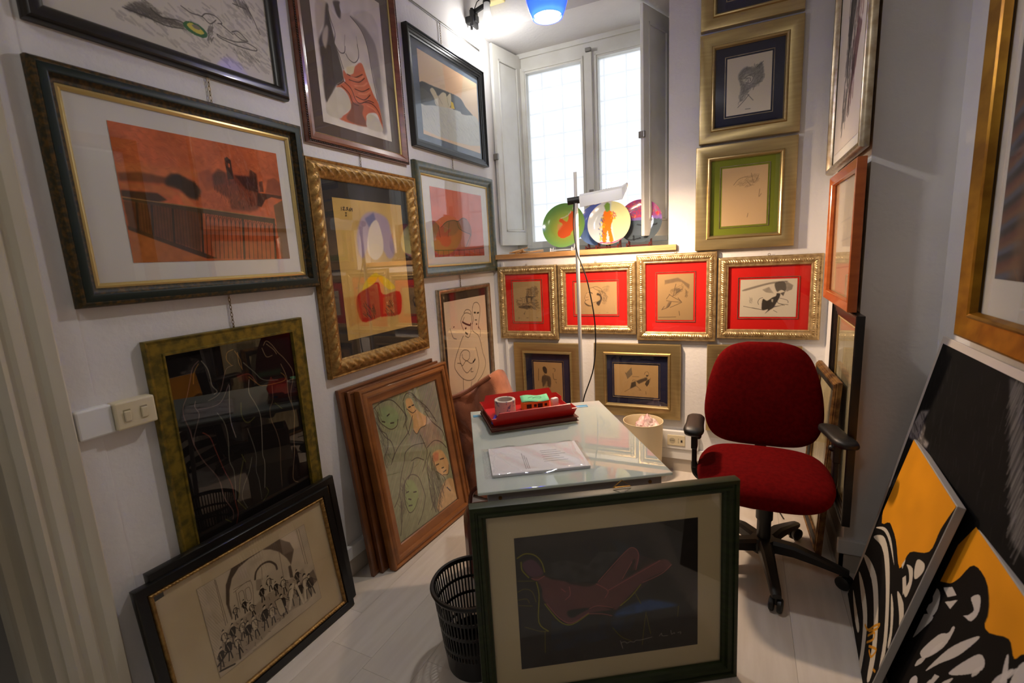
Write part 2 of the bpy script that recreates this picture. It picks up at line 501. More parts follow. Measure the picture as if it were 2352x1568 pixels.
('C',(164,38,26),0.92,5,[174,700,369,634,511,607,563,704,838,697,835,858,726,886,483,874,211,882]),
('P',(190,132,62),0.5,8,[4,688,186,689,211,882,39,908]),
('P',(190,112,56),0.6,6,[558,727,705,725,730,861,534,855]),
('R',(60,30,26),0.9,26,0.06,0.006,60,25,4,[259,751,409,774,392,866,258,864]),
('R',(60,30,26),0.9,14,0.06,0.006,60,25,5,[601,754,723,763,678,869,581,860]),
('S',(42,36,34),0.9,0.006,[104,62,100,82]),
('S',(42,36,34),0.9,0.006,[125,62,143,59,135,69,122,79,143,79]),
('S',(42,36,34),0.9,0.006,[153,78,155,79]),
('S',(42,36,34),0.9,0.006,[172,62,188,59,175,68,188,71,168,79]),
('S',(42,36,34),0.9,0.006,[194,79,196,80]),
('S',(42,36,34),0.9,0.006,[223,61,207,72,209,82,221,80,221,73,209,74]),
('S',(42,36,34),0.9,0.006,[246,65,234,65,233,73,245,72,241,83]),
('S',(42,36,34),0.9,0.006,[149,97,165,97]),
('S',(42,36,34),0.9,0.006,[157,97,155,117]),
('S',(42,36,34),0.9,0.006,[145,119,162,118]),
],
'ridge':[
('B',(232,205,170)),
('P',(238,188,142),0.7,20,[380,-10,739,-3,680,318,406,344]),
('C',(74,80,86),0.95,3,[1,390,211,356,465,332,655,333,753,419,889,500,694,538,536,545,448,525,-8,650]),
('C',(108,112,108),0.6,6,[9,456,110,458,184,502,126,565,9,598]),
('C',(214,204,172),1,3,[149,427,189,381,235,409,270,449,346,375,403,368,415,400,479,335,491,399,464,514,357,574,231,580,198,497]),
('P',(228,196,52),1,2,[482,436,522,443,542,517,477,528]),
('C',(206,208,196),1,4,[-57,672,55,642,189,595,446,542,632,518,693,544,968,501,994,889,8,951]),
('R',(128,136,138),0.5,150,0.09,0.004,38,16,6,[-37,695,445,560,966,526,975,856,15,944]),
('R',(240,238,226),0.5,80,0.07,0.005,38,16,7,[-37,695,445,560,966,526,975,856,15,944]),
('S',(120,116,98),0.9,0.006,[198,497,258,581]),
('S',(120,116,98),0.9,0.006,[270,449,332,533]),
('S',(120,116,98),0.9,0.006,[415,400,435,508]),
],
'rocks':[
('B',(214,110,80)),
('N',0.05,6,9),
('C',(150,92,70),0.95,4,[0,506,82,518,143,567,255,480,392,450,472,456,571,403,655,421,728,526,728,675,591,897,8,903]),
('C',(196,104,64),0.7,16,[3,724,373,673,497,577,709,676,591,892,9,899]),
('S',(74,62,56),0.9,0.012,[96,543,118,710]),
('S',(74,62,56),0.9,0.012,[299,485,259,696]),
('S',(74,62,56),0.9,0.012,[449,456,497,577,711,648]),
('S',(74,62,56),0.9,0.012,[717,657,566,902]),
('S',(74,62,56),0.9,0.012,[143,567,255,480,392,450,472,456,571,403,655,421]),
('P',(178,66,46),0.9,3,[8,903,999,839,1000,1000,0,1000]),
('S',(62,46,42),0.9,0.01,[8,903,542,902,997,868]),
('S',(62,46,42),0.9,0.01,[60,903,62,996]),
('S',(62,46,42),0.9,0.01,[153,902,155,996]),
('S',(62,46,42),0.9,0.01,[248,901,251,997]),
('S',(62,46,42),0.9,0.01,[347,900,350,997]),
('S',(62,46,42),0.9,0.01,[449,898,452,998]),
('S',(62,46,42),0.9,0.01,[554,897,558,998]),
('S',(62,46,42),0.9,0.01,[663,896,667,999]),
('S',(62,46,42),0.9,0.01,[775,895,780,999]),
('S',(62,46,42),0.9,0.01,[891,893,896,1000]),
],
'line_drawing':[
('B',(230,206,174)),
('S',(62,48,44),0.9,0.006,[446,131,379,162,348,205,395,280]),
('S',(62,48,44),0.9,0.006,[432,127,491,103,583,117,607,160,612,221,609,280,627,318,736,362,793,424,841,550,901,661,803,754,654,803]),
('S',(62,48,44),0.9,0.006,[573,258,571,312,505,360,430,337]),
('S',(62,48,44),0.9,0.006,[385,331,334,360,261,425,190,484,130,566,176,632,296,712,445,758,577,757,673,700,719,638,700,554,664,475]),
('S',(62,48,44),0.9,0.006,[296,477,360,460,452,473,501,507,484,552,418,566,332,529,323,492]),
('S',(62,48,44),0.9,0.006,[296,477,257,523,304,595,403,564,507,604,589,605,628,574]),
('S',(62,48,44),0.9,0.006,[199,555,277,573,327,634,412,679,531,651,500,682,556,692]),
('S',(62,48,44),0.9,0.006,[653,93,692,60,776,58,837,96,833,163,794,233,765,297,813,321,800,388]),
('S',(62,48,44),0.9,0.006,[653,93,635,145,649,200,624,246]),
('S',(62,48,44),0.9,0.006,[95,234,116,270,150,319,218,339]),
('S',(62,48,44),0.9,0.006,[303,719,292,819]),
('S',(62,48,44),0.9,0.006,[506,781,472,830]),
('S',(62,48,44),0.9,0.006,[446,131,516,134,592,153]),
('S',(62,48,44),0.9,0.006,[395,198,432,167]),
('S',(30,24,24),0.9,0.016,[386,206,466,232,558,252,576,239]),
('S',(30,24,24),0.9,0.016,[439,308,480,326]),
('S',(30,24,24),0.9,0.016,[685,147,718,150]),
('S',(30,24,24),0.9,0.016,[766,157,800,157]),
('S',(30,24,24),0.9,0.016,[440,270,459,269]),
('S',(30,24,24),0.9,0.016,[721,259,730,260]),
('S',(30,24,24),0.9,0.016,[573,603,626,586]),
('S',(62,48,44),0.9,0.01,[696,217,737,221]),
('S',(62,48,44),0.9,0.01,[174,229,189,227]),
('S',(62,48,44),0.9,0.01,[766,291,783,297]),
],
'chalk':[
('B',(24,21,21)),
('S',(158,118,108),0.6,0.0036,[210,53,164,77,129,134,94,189,60,226,53,268,75,329,83,388,97,423,131,484,209,584,227,679,273,756,262,795]),
('S',(200,190,168),0.6,0.0036,[230,55,261,91,271,130,275,170,304,200,280,209]),
('S',(200,190,168),0.6,0.0036,[559,188,543,247,577,302,608,372,593,477,576,561,583,607,551,725]),
('S',(200,190,168),0.6,0.0036,[400,190,379,266,367,351,386,431]),
('S',(150,128,118),0.6,0.0036,[145,217,134,240,154,276,126,321,94,365,86,395]),
('S',(150,128,118),0.6,0.0036,[452,104,393,116,339,193,299,219,233,230]),
('S',(150,128,118),0.6,0.0036,[397,183,323,249,245,261,155,254]),
('S',(180,86,66),0.6,0.0036,[156,359,199,388,223,454,260,558,295,636,303,730,307,781,284,824]),
('S',(180,86,66),0.6,0.0036,[471,161,566,161,614,210]),
('S',(160,160,138),0.6,0.0036,[278,294,318,348,327,417,309,522,328,576,323,637,309,711]),
('S',(160,160,138),0.6,0.0036,[484,553,443,614,385,669,359,719,386,778]),
('S',(160,160,138),0.6,0.0036,[534,102,615,161,679,206,807,226]),
('S',(196,144,66),0.6,0.0036,[471,34,424,42,410,73,441,103]),
('S',(196,144,66),0.6,0.0036,[481,42,515,86,516,127]),
('S',(196,144,66),0.6,0.0036,[562,174,614,210,665,233,803,240,874,236,873,214,843,195]),
('S',(196,144,66),0.6,0.0036,[501,51,500,98,520,134]),
('S',(196,144,66),0.6,0.0036,[207,65,169,96,151,143]),
('S',(140,140,62),0.6,0.0036,[467,282,457,342,493,384,559,369]),
('S',(140,140,62),0.6,0.0036,[564,728,576,755,522,784]),
('S',(140,140,62),0.6,0.0036,[408,519,427,560]),
('S',(140,140,62),0.6,0.0036,[412,549,368,622,332,711]),
('S',(140,140,62),0.6,0.0036,[210,778,248,805]),
('S',(140,140,62),0.6,0.0036,[750,334,808,374]),
('S',(140,140,62),0.6,0.0036,[318,721,373,781]),
('S',(140,136,126),0.6,0.0036,[486,411,512,495,521,555,502,622,513,677,512,773]),
('S',(190,158,116),0.6,0.0036,[723,43,754,25,800,51,843,92,901,136,960,212,913,303,905,362,915,433,879,542,866,617,817,746,859,782]),
('S',(190,158,116),0.6,0.0036,[854,152,891,224,884,305,898,361]),
('S',(190,158,116),0.6,0.0036,[707,55,734,100,787,100]),
('S',(190,158,116),0.6,0.0036,[750,39,807,74,828,98]),
('S',(158,124,96),0.6,0.0036,[747,246,735,316,698,354,696,412,725,477,739,556,718,657,704,762]),
('P',(120,34,26),0.5,8,[464,146,556,153,559,188,475,188]),
('P',(40,90,60),0.35,8,[639,165,849,173,841,202,645,190]),
],
'arches':[
('B',(200,180,150)),
('N',0.05,12,14),
('H',(110,94,76),0.45,70,0.018,0.003,15,[0,0,141,13,136,519,3,887]),
('H',(120,104,86),0.4,60,0.016,0.003,16,[935,18,1000,0,996,753,933,510]),
('P',(104,86,70),0.92,4,[560,5,732,1,819,109,841,219,781,369,758,266,700,136,624,45]),
('P',(86,70,56),0.92,3,[186,518,176,319,208,134,277,4,397,-26,560,5,428,12,335,39,264,107,224,212,198,353,195,507]),
('S',(86,70,56),0.9,0.022,[441,266,465,195,525,157,594,176,640,250,645,312]),
('S',(86,70,56),0.9,0.004,[137,10,134,530]),
('S',(86,70,56),0.9,0.004,[144,17,150,520]),
('S',(86,70,56),0.9,0.004,[700,136,683,482]),
('S',(86,70,56),0.9,0.004,[912,15,919,469]),
('S',(86,70,56),0.9,0.004,[935,18,939,485]),
('S',(86,70,56),0.9,0.004,[248,259,402,253,378,532]),
('S',(86,70,56),0.9,0.004,[269,252,260,499]),
('S',(86,70,56),0.9,0.004,[287,294,324,301,319,426,282,424,287,294]),
('S',(86,70,56),0.9,0.004,[342,304,379,311,375,438,338,430,342,304]),
('S',(86,70,56),0.9,0.004,[255,227,405,242]),
('S',(86,70,56),0.9,0.004,[520,180,497,321]),
('S',(86,70,56),0.9,0.004,[0,0,1000,0]),
('S',(86,70,56),0.9,0.004,[0,1000,1000,1000]),
('S',(86,70,56),0.9,0.004,[1000,0,1000,1000]),
('S',(86,70,56),0.9,0.004,[0,0,0,1000]),
('S',(86,70,56),0.9,0.004,[283,986,982,1006]),
('P',(86,70,56),0.9,3,[751,365,778,370,775,526,743,506]),
('P',(120,104,88),0.5,6,[446,278,491,303,482,429,429,395]),
('P',(120,100,80),0.35,10,[0,860,87,644,183,552,300,576,429,527,589,510,776,520,887,500,907,662,950,859,855,918,688,877,528,902,351,951,192,966,8,942]),
('R',(60,48,40),0.7,110,0.04,0.006,62,50,17,[0,860,87,644,183,552,300,576,429,527,589,510,776,520,887,500,907,662,950,859,855,918,688,877,528,902,351,951,192,966,8,942]),
('S',(44,34,28),0.9,0.012,[214,541,220,504,225,475]),
('S',(44,34,28),0.9,0.012,[234,537,233,503,230,474]),
('P',(204,184,152),0.95,1,[214,483,214,451,219,427,231,421,243,427,244,452,239,481,226,488]),
('S',(44,34,28),0.9,0.007,[214,483,214,451,219,427,231,421,243,427,244,452,239,481]),
('S',(44,34,28),0.9,0.007,[219,430,207,454,217,468]),
('S',(44,34,28),0.9,0.007,[242,429,252,448,259,457]),
('R',(70,56,46),0.8,7,0.05,0.006,70,30,470,[227,482,231,429,244,434,241,478]),
('P',(206,186,154),1,0,[225,415,225,404,230,395,238,394,240,404,236,416]),
('P',(48,38,32),1,0,[224,407,227,395,234,387,240,394,240,401,233,399]),
('S',(44,34,28),0.9,0.012,[298,544,302,507,305,477]),
('S',(44,34,28),0.9,0.012,[318,540,315,506,310,477]),
('P',(52,42,34),0.95,1,[294,485,292,453,296,430,308,423,321,429,324,454,320,484,307,491]),
('S',(44,34,28),0.9,0.007,[294,485,292,453,296,430,308,423,321,429,324,454,320,484]),
('S',(44,34,28),0.9,0.007,[296,432,285,457,296,471]),
('S',(44,34,28),0.9,0.007,[320,431,331,451,340,459]),
('S',(196,176,144),0.9,0.006,[300,438,306,463,309,482]),
('P',(206,186,154),1,0,[301,417,301,406,305,396,313,396,316,406,313,418]),
('P',(48,38,32),1,0,[300,409,302,397,308,389,316,396,316,403,308,401]),
('S',(44,34,28),0.9,0.012,[353,637,355,597,356,564]),
('S',(44,34,28),0.9,0.012,[376,633,370,596,363,564]),
('P',(204,184,152),0.95,1,[346,573,341,538,343,512,356,504,371,512,376,539,374,572,360,579]),
('S',(44,34,28),0.9,0.007,[346,573,341,538,343,512,356,504,371,512,376,539,374,572]),
('S',(44,34,28),0.9,0.007,[343,515,334,541,347,557]),
('S',(44,34,28),0.9,0.007,[370,513,384,535,394,545]),
('R',(70,56,46),0.8,7,0.05,0.006,70,30,640,[360,572,357,514,373,520,375,568]),
('P',(206,186,154),1,0,[349,498,347,486,352,476,360,475,364,486,361,499]),
('P',(48,38,32),1,0,[346,489,347,476,354,467,363,475,363,483,355,480]),
('S',(44,34,28),0.9,0.012,[451,558,459,513,465,478]),
('S',(44,34,28),0.9,0.012,[477,553,475,513,472,477]),
('P',(52,42,34),0.95,1,[451,487,451,448,458,419,473,411,489,419,490,449,483,485,467,493]),
('S',(44,34,28),0.9,0.007,[451,487,451,448,458,419,473,411,489,419,490,449,483,485]),
('S',(44,34,28),0.9,0.007,[457,423,443,452,455,469]),
('S',(44,34,28),0.9,0.007,[488,421,500,445,510,455]),
('S',(196,176,144),0.9,0.006,[463,430,467,460,470,483]),
('P',(206,186,154),1,0,[466,405,465,391,472,379,481,379,484,391,479,405]),
('P',(48,38,32),1,0,[464,394,467,380,476,370,485,378,484,387,475,384]),
('S',(44,34,28),0.9,0.012,[537,502,542,457,546,420]),
('S',(44,34,28),0.9,0.012,[563,497,559,456,553,420]),
('P',(204,184,152),0.95,1,[532,430,529,391,534,362,550,353,566,361,570,391,565,428,549,436]),
('S',(44,34,28),0.9,0.007,[532,430,529,391,534,362,550,353,566,361,570,391,565,428]),
('S',(44,34,28),0.9,0.007,[534,365,521,395,535,412]),
('S',(44,34,28),0.9,0.007,[565,363,580,387,590,397]),
('R',(70,56,46),0.8,7,0.05,0.006,70,30,790,[549,429,550,364,568,370,567,424]),
('P',(206,186,154),1,0,[541,347,540,332,546,321,556,320,559,332,556,347]),
('P',(48,38,32),1,0,[539,336,542,321,550,312,560,320,559,329,550,326]),
('S',(44,34,28),0.9,0.012,[580,594,587,555,593,523]),
('S',(44,34,28),0.9,0.012,[604,590,602,554,599,523]),
('P',(52,42,34),0.95,1,[581,532,580,497,586,472,600,465,614,472,616,498,609,530,595,537]),
('S',(44,34,28),0.9,0.007,[581,532,580,497,586,472,600,465,614,472,616,498,609,530]),
('S',(44,34,28),0.9,0.007,[586,475,573,501,584,516]),
('S',(44,34,28),0.9,0.007,[613,473,624,495,633,504]),
('S',(196,176,144),0.9,0.006,[591,481,595,507,598,528]),
('P',(206,186,154),1,0,[593,459,593,447,599,437,608,436,610,447,606,460]),
('P',(48,38,32),1,0,[592,450,595,437,603,429,611,436,610,444,602,441]),
('S',(44,34,28),0.9,0.012,[655,636,661,587,665,547]),
('S',(44,34,28),0.9,0.012,[685,631,680,586,673,546]),
('P',(204,184,152),0.95,1,[650,557,646,514,652,482,670,473,688,482,692,516,687,556,669,564]),
('S',(44,34,28),0.9,0.007,[650,557,646,514,652,482,670,473,688,482,692,516,687,556]),
('S',(44,34,28),0.9,0.007,[652,486,637,519,653,537]),
('S',(44,34,28),0.9,0.007,[687,484,703,511,715,522]),
('R',(70,56,46),0.8,7,0.05,0.006,70,30,930,[669,557,669,485,690,492,689,552]),
('P',(206,186,154),1,0,[660,466,659,450,666,438,676,437,680,451,676,467]),
('P',(48,38,32),1,0,[658,454,660,438,670,428,681,437,680,447,670,443]),
('S',(44,34,28),0.9,0.012,[792,644,800,600,806,564]),
('S',(44,34,28),0.9,0.012,[819,640,817,599,814,564]),
('P',(52,42,34),0.95,1,[792,574,791,535,798,506,815,498,832,506,833,536,825,572,809,580]),
('S',(44,34,28),0.9,0.007,[792,574,791,535,798,506,815,498,832,506,833,536,825,572]),
('S',(44,34,28),0.9,0.007,[798,510,783,539,796,556]),
('S',(44,34,28),0.9,0.007,[830,508,843,532,854,543]),
('S',(196,176,144),0.9,0.006,[804,517,809,546,812,569]),
('P',(206,186,154),1,0,[807,492,807,478,814,467,823,466,826,478,821,493]),
('P',(48,38,32),1,0,[805,481,809,467,818,458,827,466,827,475,817,472]),
('S',(44,34,28),0.9,0.012,[89,758,95,708,99,668]),
('S',(44,34,28),0.9,0.012,[116,754,112,708,106,668]),
('P',(204,184,152),0.95,1,[85,678,82,634,87,602,103,594,120,603,123,637,118,678,102,686]),
('S',(44,34,28),0.9,0.007,[85,678,82,634,87,602,103,594,120,603,123,637,118,678]),
('S',(44,34,28),0.9,0.007,[87,606,74,639,88,658]),
('S',(44,34,28),0.9,0.007,[119,605,133,633,144,645]),
('R',(70,56,46),0.8,7,0.05,0.006,70,30,390,[102,678,103,606,121,613,121,673]),
('P',(206,186,154),1,0,[95,586,94,570,100,558,109,557,113,571,109,587]),
('P',(48,38,32),1,0,[92,574,95,558,103,548,113,557,113,567,103,564]),
('S',(44,34,28),0.9,0.012,[152,760,160,710,167,669]),
('S',(44,34,28),0.9,0.012,[180,756,178,709,174,669]),
('P',(52,42,34),0.95,1,[153,679,152,635,159,602,176,593,193,603,194,637,186,678,169,687]),
('S',(44,34,28),0.9,0.007,[153,679,152,635,159,602,176,593,193,603,194,637,186,678]),
('S',(44,34,28),0.9,0.007,[159,606,143,639,156,659]),
('S',(44,34,28),0.9,0.007,[192,605,205,633,215,645]),
('S',(196,176,144),0.9,0.006,[165,614,170,648,173,675]),
('P',(206,186,154),1,0,[168,585,168,569,175,557,185,556,188,570,183,587]),
('P',(48,38,32),1,0,[166,573,170,557,179,546,189,556,188,566,178,563]),
('S',(44,34,28),0.9,0.012,[219,791,231,740,240,698]),
('S',(44,34,28),0.9,0.012,[248,787,249,739,248,698]),
('P',(204,184,152),0.95,1,[225,709,227,663,237,630,254,621,271,631,270,666,260,708,242,717]),
('S',(44,34,28),0.9,0.007,[225,709,227,663,237,630,254,621,271,631,270,666,260,708]),
('S',(44,34,28),0.9,0.007,[236,634,217,668,230,688]),
('S',(44,34,28),0.9,0.007,[270,633,281,662,291,674]),
('R',(70,56,46),0.8,7,0.05,0.006,70,30,540,[243,708,253,634,271,641,263,704]),
('P',(206,186,154),1,0,[246,613,247,597,255,584,266,583,268,598,262,615]),
('P',(48,38,32),1,0,[246,601,250,584,261,573,270,583,268,594,259,590]),
('S',(44,34,28),0.9,0.012,[92,899,102,844,109,799]),
('S',(44,34,28),0.9,0.012,[123,896,121,844,117,799]),
('P',(52,42,34),0.95,1,[93,810,93,760,101,724,119,715,137,726,139,765,130,810,112,819]),
('S',(44,34,28),0.9,0.007,[93,810,93,760,101,724,119,715,137,726,139,765,130,810]),
('S',(44,34,28),0.9,0.007,[100,729,83,765,97,787]),
('S',(44,34,28),0.9,0.007,[136,729,150,760,162,774]),
('S',(196,176,144),0.9,0.006,[106,738,112,776,115,805]),
('P',(206,186,154),1,0,[110,706,110,688,118,675,129,674,132,690,126,708]),
('P',(48,38,32),1,0,[108,693,112,675,122,663,133,674,132,686,121,681]),
('S',(44,34,28),0.9,0.012,[178,927,181,873,182,830]),
('S',(44,34,28),0.9,0.012,[207,924,199,874,190,830]),
('P',(204,184,152),0.95,1,[168,841,162,793,165,759,182,750,201,761,207,797,204,841,187,849]),
('S',(44,34,28),0.9,0.007,[168,841,162,793,165,759,182,750,201,761,207,797,204,841]),
('S',(44,34,28),0.9,0.007,[166,763,153,797,170,819]),
('S',(44,34,28),0.9,0.007,[200,763,218,793,231,806]),
('R',(70,56,46),0.8,7,0.05,0.006,70,30,530,[187,841,183,763,203,771,207,837]),
('P',(206,186,154),1,0,[172,741,170,724,176,711,187,711,192,726,188,743]),
('P',(48,38,32),1,0,[169,728,171,711,180,700,191,711,191,722,180,717]),
('S',(44,34,28),0.9,0.012,[264,878,274,819,282,773]),
('S',(44,34,28),0.9,0.012,[297,873,295,820,291,773]),
('P',(52,42,34),0.95,1,[265,784,264,733,273,696,293,686,312,698,314,738,305,784,285,794]),
('S',(44,34,28),0.9,0.007,[265,784,264,733,273,696,293,686,312,698,314,738,305,784]),
('S',(44,34,28),0.9,0.007,[273,701,254,738,270,761]),
('S',(44,34,28),0.9,0.007,[311,700,326,733,339,747]),
('S',(196,176,144),0.9,0.006,[279,710,285,749,289,780]),
('P',(206,186,154),1,0,[283,677,283,659,291,644,303,644,306,660,300,679]),
('P',(48,38,32),1,0,[281,663,285,645,296,633,307,644,307,656,295,651]),
('S',(44,34,28),0.9,0.012,[331,881,338,819,343,770]),
('S',(44,34,28),0.9,0.012,[366,877,360,820,352,770]),
('P',(204,184,152),0.95,1,[325,782,321,728,328,688,348,678,371,690,375,732,368,782,347,792]),
('S',(44,34,28),0.9,0.007,[325,782,321,728,328,688,348,678,371,690,375,732,368,782]),
('S',(44,34,28),0.9,0.007,[328,693,310,733,329,757]),
('S',(44,34,28),0.9,0.007,[369,692,388,727,402,742]),
('R',(70,56,46),0.8,7,0.05,0.006,70,30,680,[348,782,348,693,372,702,371,777]),
('P',(206,186,154),1,0,[337,668,336,648,344,633,357,633,361,650,356,670]),
('P',(48,38,32),1,0,[334,653,338,633,349,620,361,633,361,645,349,640]),
('S',(44,34,28),0.9,0.012,[413,872,426,806,437,753]),
('S',(44,34,28),0.9,0.012,[451,868,451,806,448,753]),
('P',(52,42,34),0.95,1,[417,766,418,708,429,665,453,654,476,667,476,712,464,766,440,777]),
('S',(44,34,28),0.9,0.007,[417,766,418,708,429,665,453,654,476,667,476,712,464,766]),
('S',(44,34,28),0.9,0.007,[429,671,405,713,423,740]),
('S',(44,34,28),0.9,0.007,[474,670,491,707,505,723]),
('S',(196,176,144),0.9,0.006,[436,681,442,726,445,761]),
('P',(206,186,154),1,0,[442,644,442,622,453,606,467,606,470,624,462,646]),
('P',(48,38,32),1,0,[440,628,446,606,459,593,472,605,470,619,457,614]),
('S',(44,34,28),0.9,0.012,[487,876,497,819,505,773]),
('S',(44,34,28),0.9,0.012,[521,872,518,819,514,772]),
('P',(204,184,152),0.95,1,[487,784,487,733,495,696,516,687,536,698,538,738,529,784,508,793]),
('S',(44,34,28),0.9,0.007,[487,784,487,733,495,696,516,687,536,698,538,738,529,784]),
('S',(44,34,28),0.9,0.007,[495,701,476,738,492,761]),
('S',(44,34,28),0.9,0.007,[535,700,551,733,564,747]),
('R',(70,56,46),0.8,7,0.05,0.006,70,30,830,[509,784,515,701,537,710,532,779]),
('P',(206,186,154),1,0,[506,678,506,659,514,645,526,645,530,661,524,680]),
('P',(48,38,32),1,0,[504,664,508,645,520,633,531,645,530,656,518,652]),
('S',(44,34,28),0.9,0.012,[602,881,610,816,615,763]),
('S',(44,34,28),0.9,0.012,[641,877,635,816,626,763]),
('P',(52,42,34),0.95,1,[596,776,591,719,599,677,621,666,646,679,651,723,644,776,621,787]),
('S',(44,34,28),0.9,0.007,[596,776,591,719,599,677,621,666,646,679,651,723,644,776]),
('S',(44,34,28),0.9,0.007,[598,682,579,724,600,750]),
('S',(44,34,28),0.9,0.007,[644,681,666,718,682,734]),
('S',(196,176,144),0.9,0.006,[607,693,617,737,624,771]),
('P',(206,186,154),1,0,[609,656,608,635,616,619,631,618,636,637,630,658]),
('P',(48,38,32),1,0,[606,640,609,619,622,606,636,618,636,631,622,627]),
('S',(44,34,28),0.9,0.012,[676,854,693,788,706,734]),
('S',(44,34,28),0.9,0.012,[717,849,718,788,717,734]),
('P',(204,184,152),0.95,1,[684,748,687,689,700,646,725,635,749,648,748,694,733,747,708,758]),
('S',(44,34,28),0.9,0.007,[684,748,687,689,700,646,725,635,749,648,748,694,733,747]),
('S',(44,34,28),0.9,0.007,[699,652,673,695,691,721]),
('S',(44,34,28),0.9,0.007,[747,651,764,688,778,704]),
('R',(70,56,46),0.8,7,0.05,0.006,70,30,1000,[709,748,723,651,749,661,738,742]),
('P',(206,186,154),1,0,[714,625,715,603,727,587,742,586,744,605,736,627]),
('P',(48,38,32),1,0,[713,609,719,587,734,573,747,586,745,600,731,595]),
('S',(44,34,28),0.9,0.012,[772,887,784,820,794,765]),
('S',(44,34,28),0.9,0.012,[814,883,811,820,805,765]),
('P',(52,42,34),0.95,1,[772,779,771,719,782,676,807,665,833,678,835,724,823,779,798,790]),
('S',(44,34,28),0.9,0.007,[772,779,771,719,782,676,807,665,833,678,835,724,823,779]),
('S',(44,34,28),0.9,0.007,[781,681,758,725,778,752]),
('S',(44,34,28),0.9,0.007,[831,680,851,718,867,735]),
('S',(196,176,144),0.9,0.006,[790,692,798,738,803,773]),
('P',(206,186,154),1,0,[795,654,795,632,805,616,820,615,825,634,817,656]),
('P',(48,38,32),1,0,[792,638,798,616,812,602,826,615,825,629,810,624]),
('S',(44,34,28),0.9,0.012,[855,880,864,804,871,744]),
('S',(44,34,28),0.9,0.012,[902,875,894,805,884,744]),
('P',(204,184,152),0.95,1,[847,759,841,693,850,644,878,632,908,646,914,698,905,759,877,771]),
('S',(44,34,28),0.9,0.007,[847,759,841,693,850,644,878,632,908,646,914,698,905,759]),
('S',(44,34,28),0.9,0.007,[850,650,827,699,852,729]),
('S',(44,34,28),0.9,0.007,[906,649,932,691,951,709]),
('R',(70,56,46),0.8,7,0.05,0.006,70,30,1160,[877,759,878,650,910,661,909,753]),
('P',(206,186,154),1,0,[863,620,861,596,872,577,889,577,895,598,889,622]),
('P',(48,38,32),1,0,[859,602,863,578,878,562,895,576,895,592,878,586]),
('S',(44,34,28),0.9,0.012,[903,893,911,823,917,768]),
('S',(44,34,28),0.9,0.012,[946,888,939,824,929,768]),
('P',(52,42,34),0.95,1,[896,782,890,721,898,677,924,665,951,678,957,726,949,782,923,793]),
('S',(44,34,28),0.9,0.007,[896,782,890,721,898,677,924,665,951,678,957,726,949,782]),
('S',(44,34,28),0.9,0.007,[898,682,876,727,900,754]),
('S',(44,34,28),0.9,0.007,[949,681,973,720,991,737]),
('S',(196,176,144),0.9,0.006,[908,693,919,740,927,776]),
('P',(206,186,154),1,0,[910,654,908,632,918,615,934,615,940,634,934,656]),
('P',(48,38,32),1,0,[906,638,910,615,924,601,940,614,940,628,924,623]),
('S',(44,34,28),0.9,0.012,[19,918,30,865,39,824]),
('S',(44,34,28),0.9,0.012,[47,914,48,866,47,824]),
('P',(52,42,34),0.95,1,[24,834,27,788,36,754,53,746,70,756,69,792,58,834,41,843]),
('S',(44,34,28),0.9,0.007,[24,834,27,788,36,754,53,746,70,756,69,792,58,834]),
('S',(44,34,28),0.9,0.007,[35,759,17,792,30,813]),
('S',(44,34,28),0.9,0.007,[68,758,79,788,89,801]),
('S',(196,176,144),0.9,0.006,[41,767,43,803,45,830]),
('P',(206,186,154),1,0,[46,737,46,721,54,708,64,708,66,722,60,739]),
('P',(48,38,32),1,0,[45,725,49,708,60,697,68,708,67,718,57,714]),
('P',(196,176,144),0.95,1,[557,645,618,660,631,837,575,839]),
('S',(52,42,34),0.9,0.006,[557,645,618,660,631,837,575,839,557,645]),
('S',(52,42,34),0.9,0.018,[7,868,102,796]),
('S',(52,42,34),0.9,0.018,[11,932,126,972]),
('S',(52,42,34),0.9,0.018,[190,812,175,961]),
('P',(96,80,66),0.7,6,[932,611,986,597,1001,757,953,774,924,691]),
('S',(218,200,168),0.9,0.03,[756,602,673,848]),
('S',(218,200,168),0.9,0.03,[782,638,813,894]),
('S',(218,200,168),0.9,0.03,[868,671,838,888]),
],
'women':[
('B',(158,160,128)),
('N',0.06,5,20),
('C',(150,140,140),0.5,25,[707,-4,1000,0,960,464,665,465,423,402,469,291,733,308]),
('P',(186,132,112),0.4,20,[582,291,856,308,945,498,662,473]),
('H',(112,140,104),0.5,-52,0.024,0.005,21,[0,0,1000,0,1000,1000,0,1000]),
('H',(188,150,138),0.42,-50,0.041,0.005,22,[182,307,1000,0,985,508,575,676,319,916,196,648]),
('H',(128,116,140),0.4,-48,0.047,0.005,23,[386,-26,1000,0,963,407,390,394]),
('H',(206,196,150),0.3,-54,0.06,0.005,24,[0,0,1000,0,1000,1000,0,1000]),
('C',(222,176,120),0.95,4,[476,54,563,67,591,134,662,193,743,246,711,303,614,307,544,336,503,299,520,215,465,125]),
('C',(222,176,120),0.9,5,[736,538,880,548,952,634,973,698,919,760,833,753,753,692,707,604]),
('P',(200,100,80),0.6,10,[739,539,834,555,808,614,726,609]),
('C',(216,178,128),0.95,4,[857,799,1000,833,1000,1000,644,990,718,869]),
('C',(156,176,120),0.9,6,[239,628,341,642,391,745,335,833,218,850,174,744]),
('C',(150,172,122),0.8,8,[57,58,220,50,322,130,275,204,155,209,70,141]),
('S',(66,56,54),0.9,0.006,[430,58,491,18,580,26,665,95,786,182,895,316]),
('S',(66,56,54),0.9,0.006,[435,68,425,134,439,189,403,233,423,315]),
('S',(66,56,54),0.9,0.006,[465,125,538,171,599,162]),
('S',(66,56,54),0.9,0.006,[530,191,469,248,413,295,228,361,118,423]),
('S',(66,56,54),0.9,0.006,[739,200,818,299,963,407,989,500]),
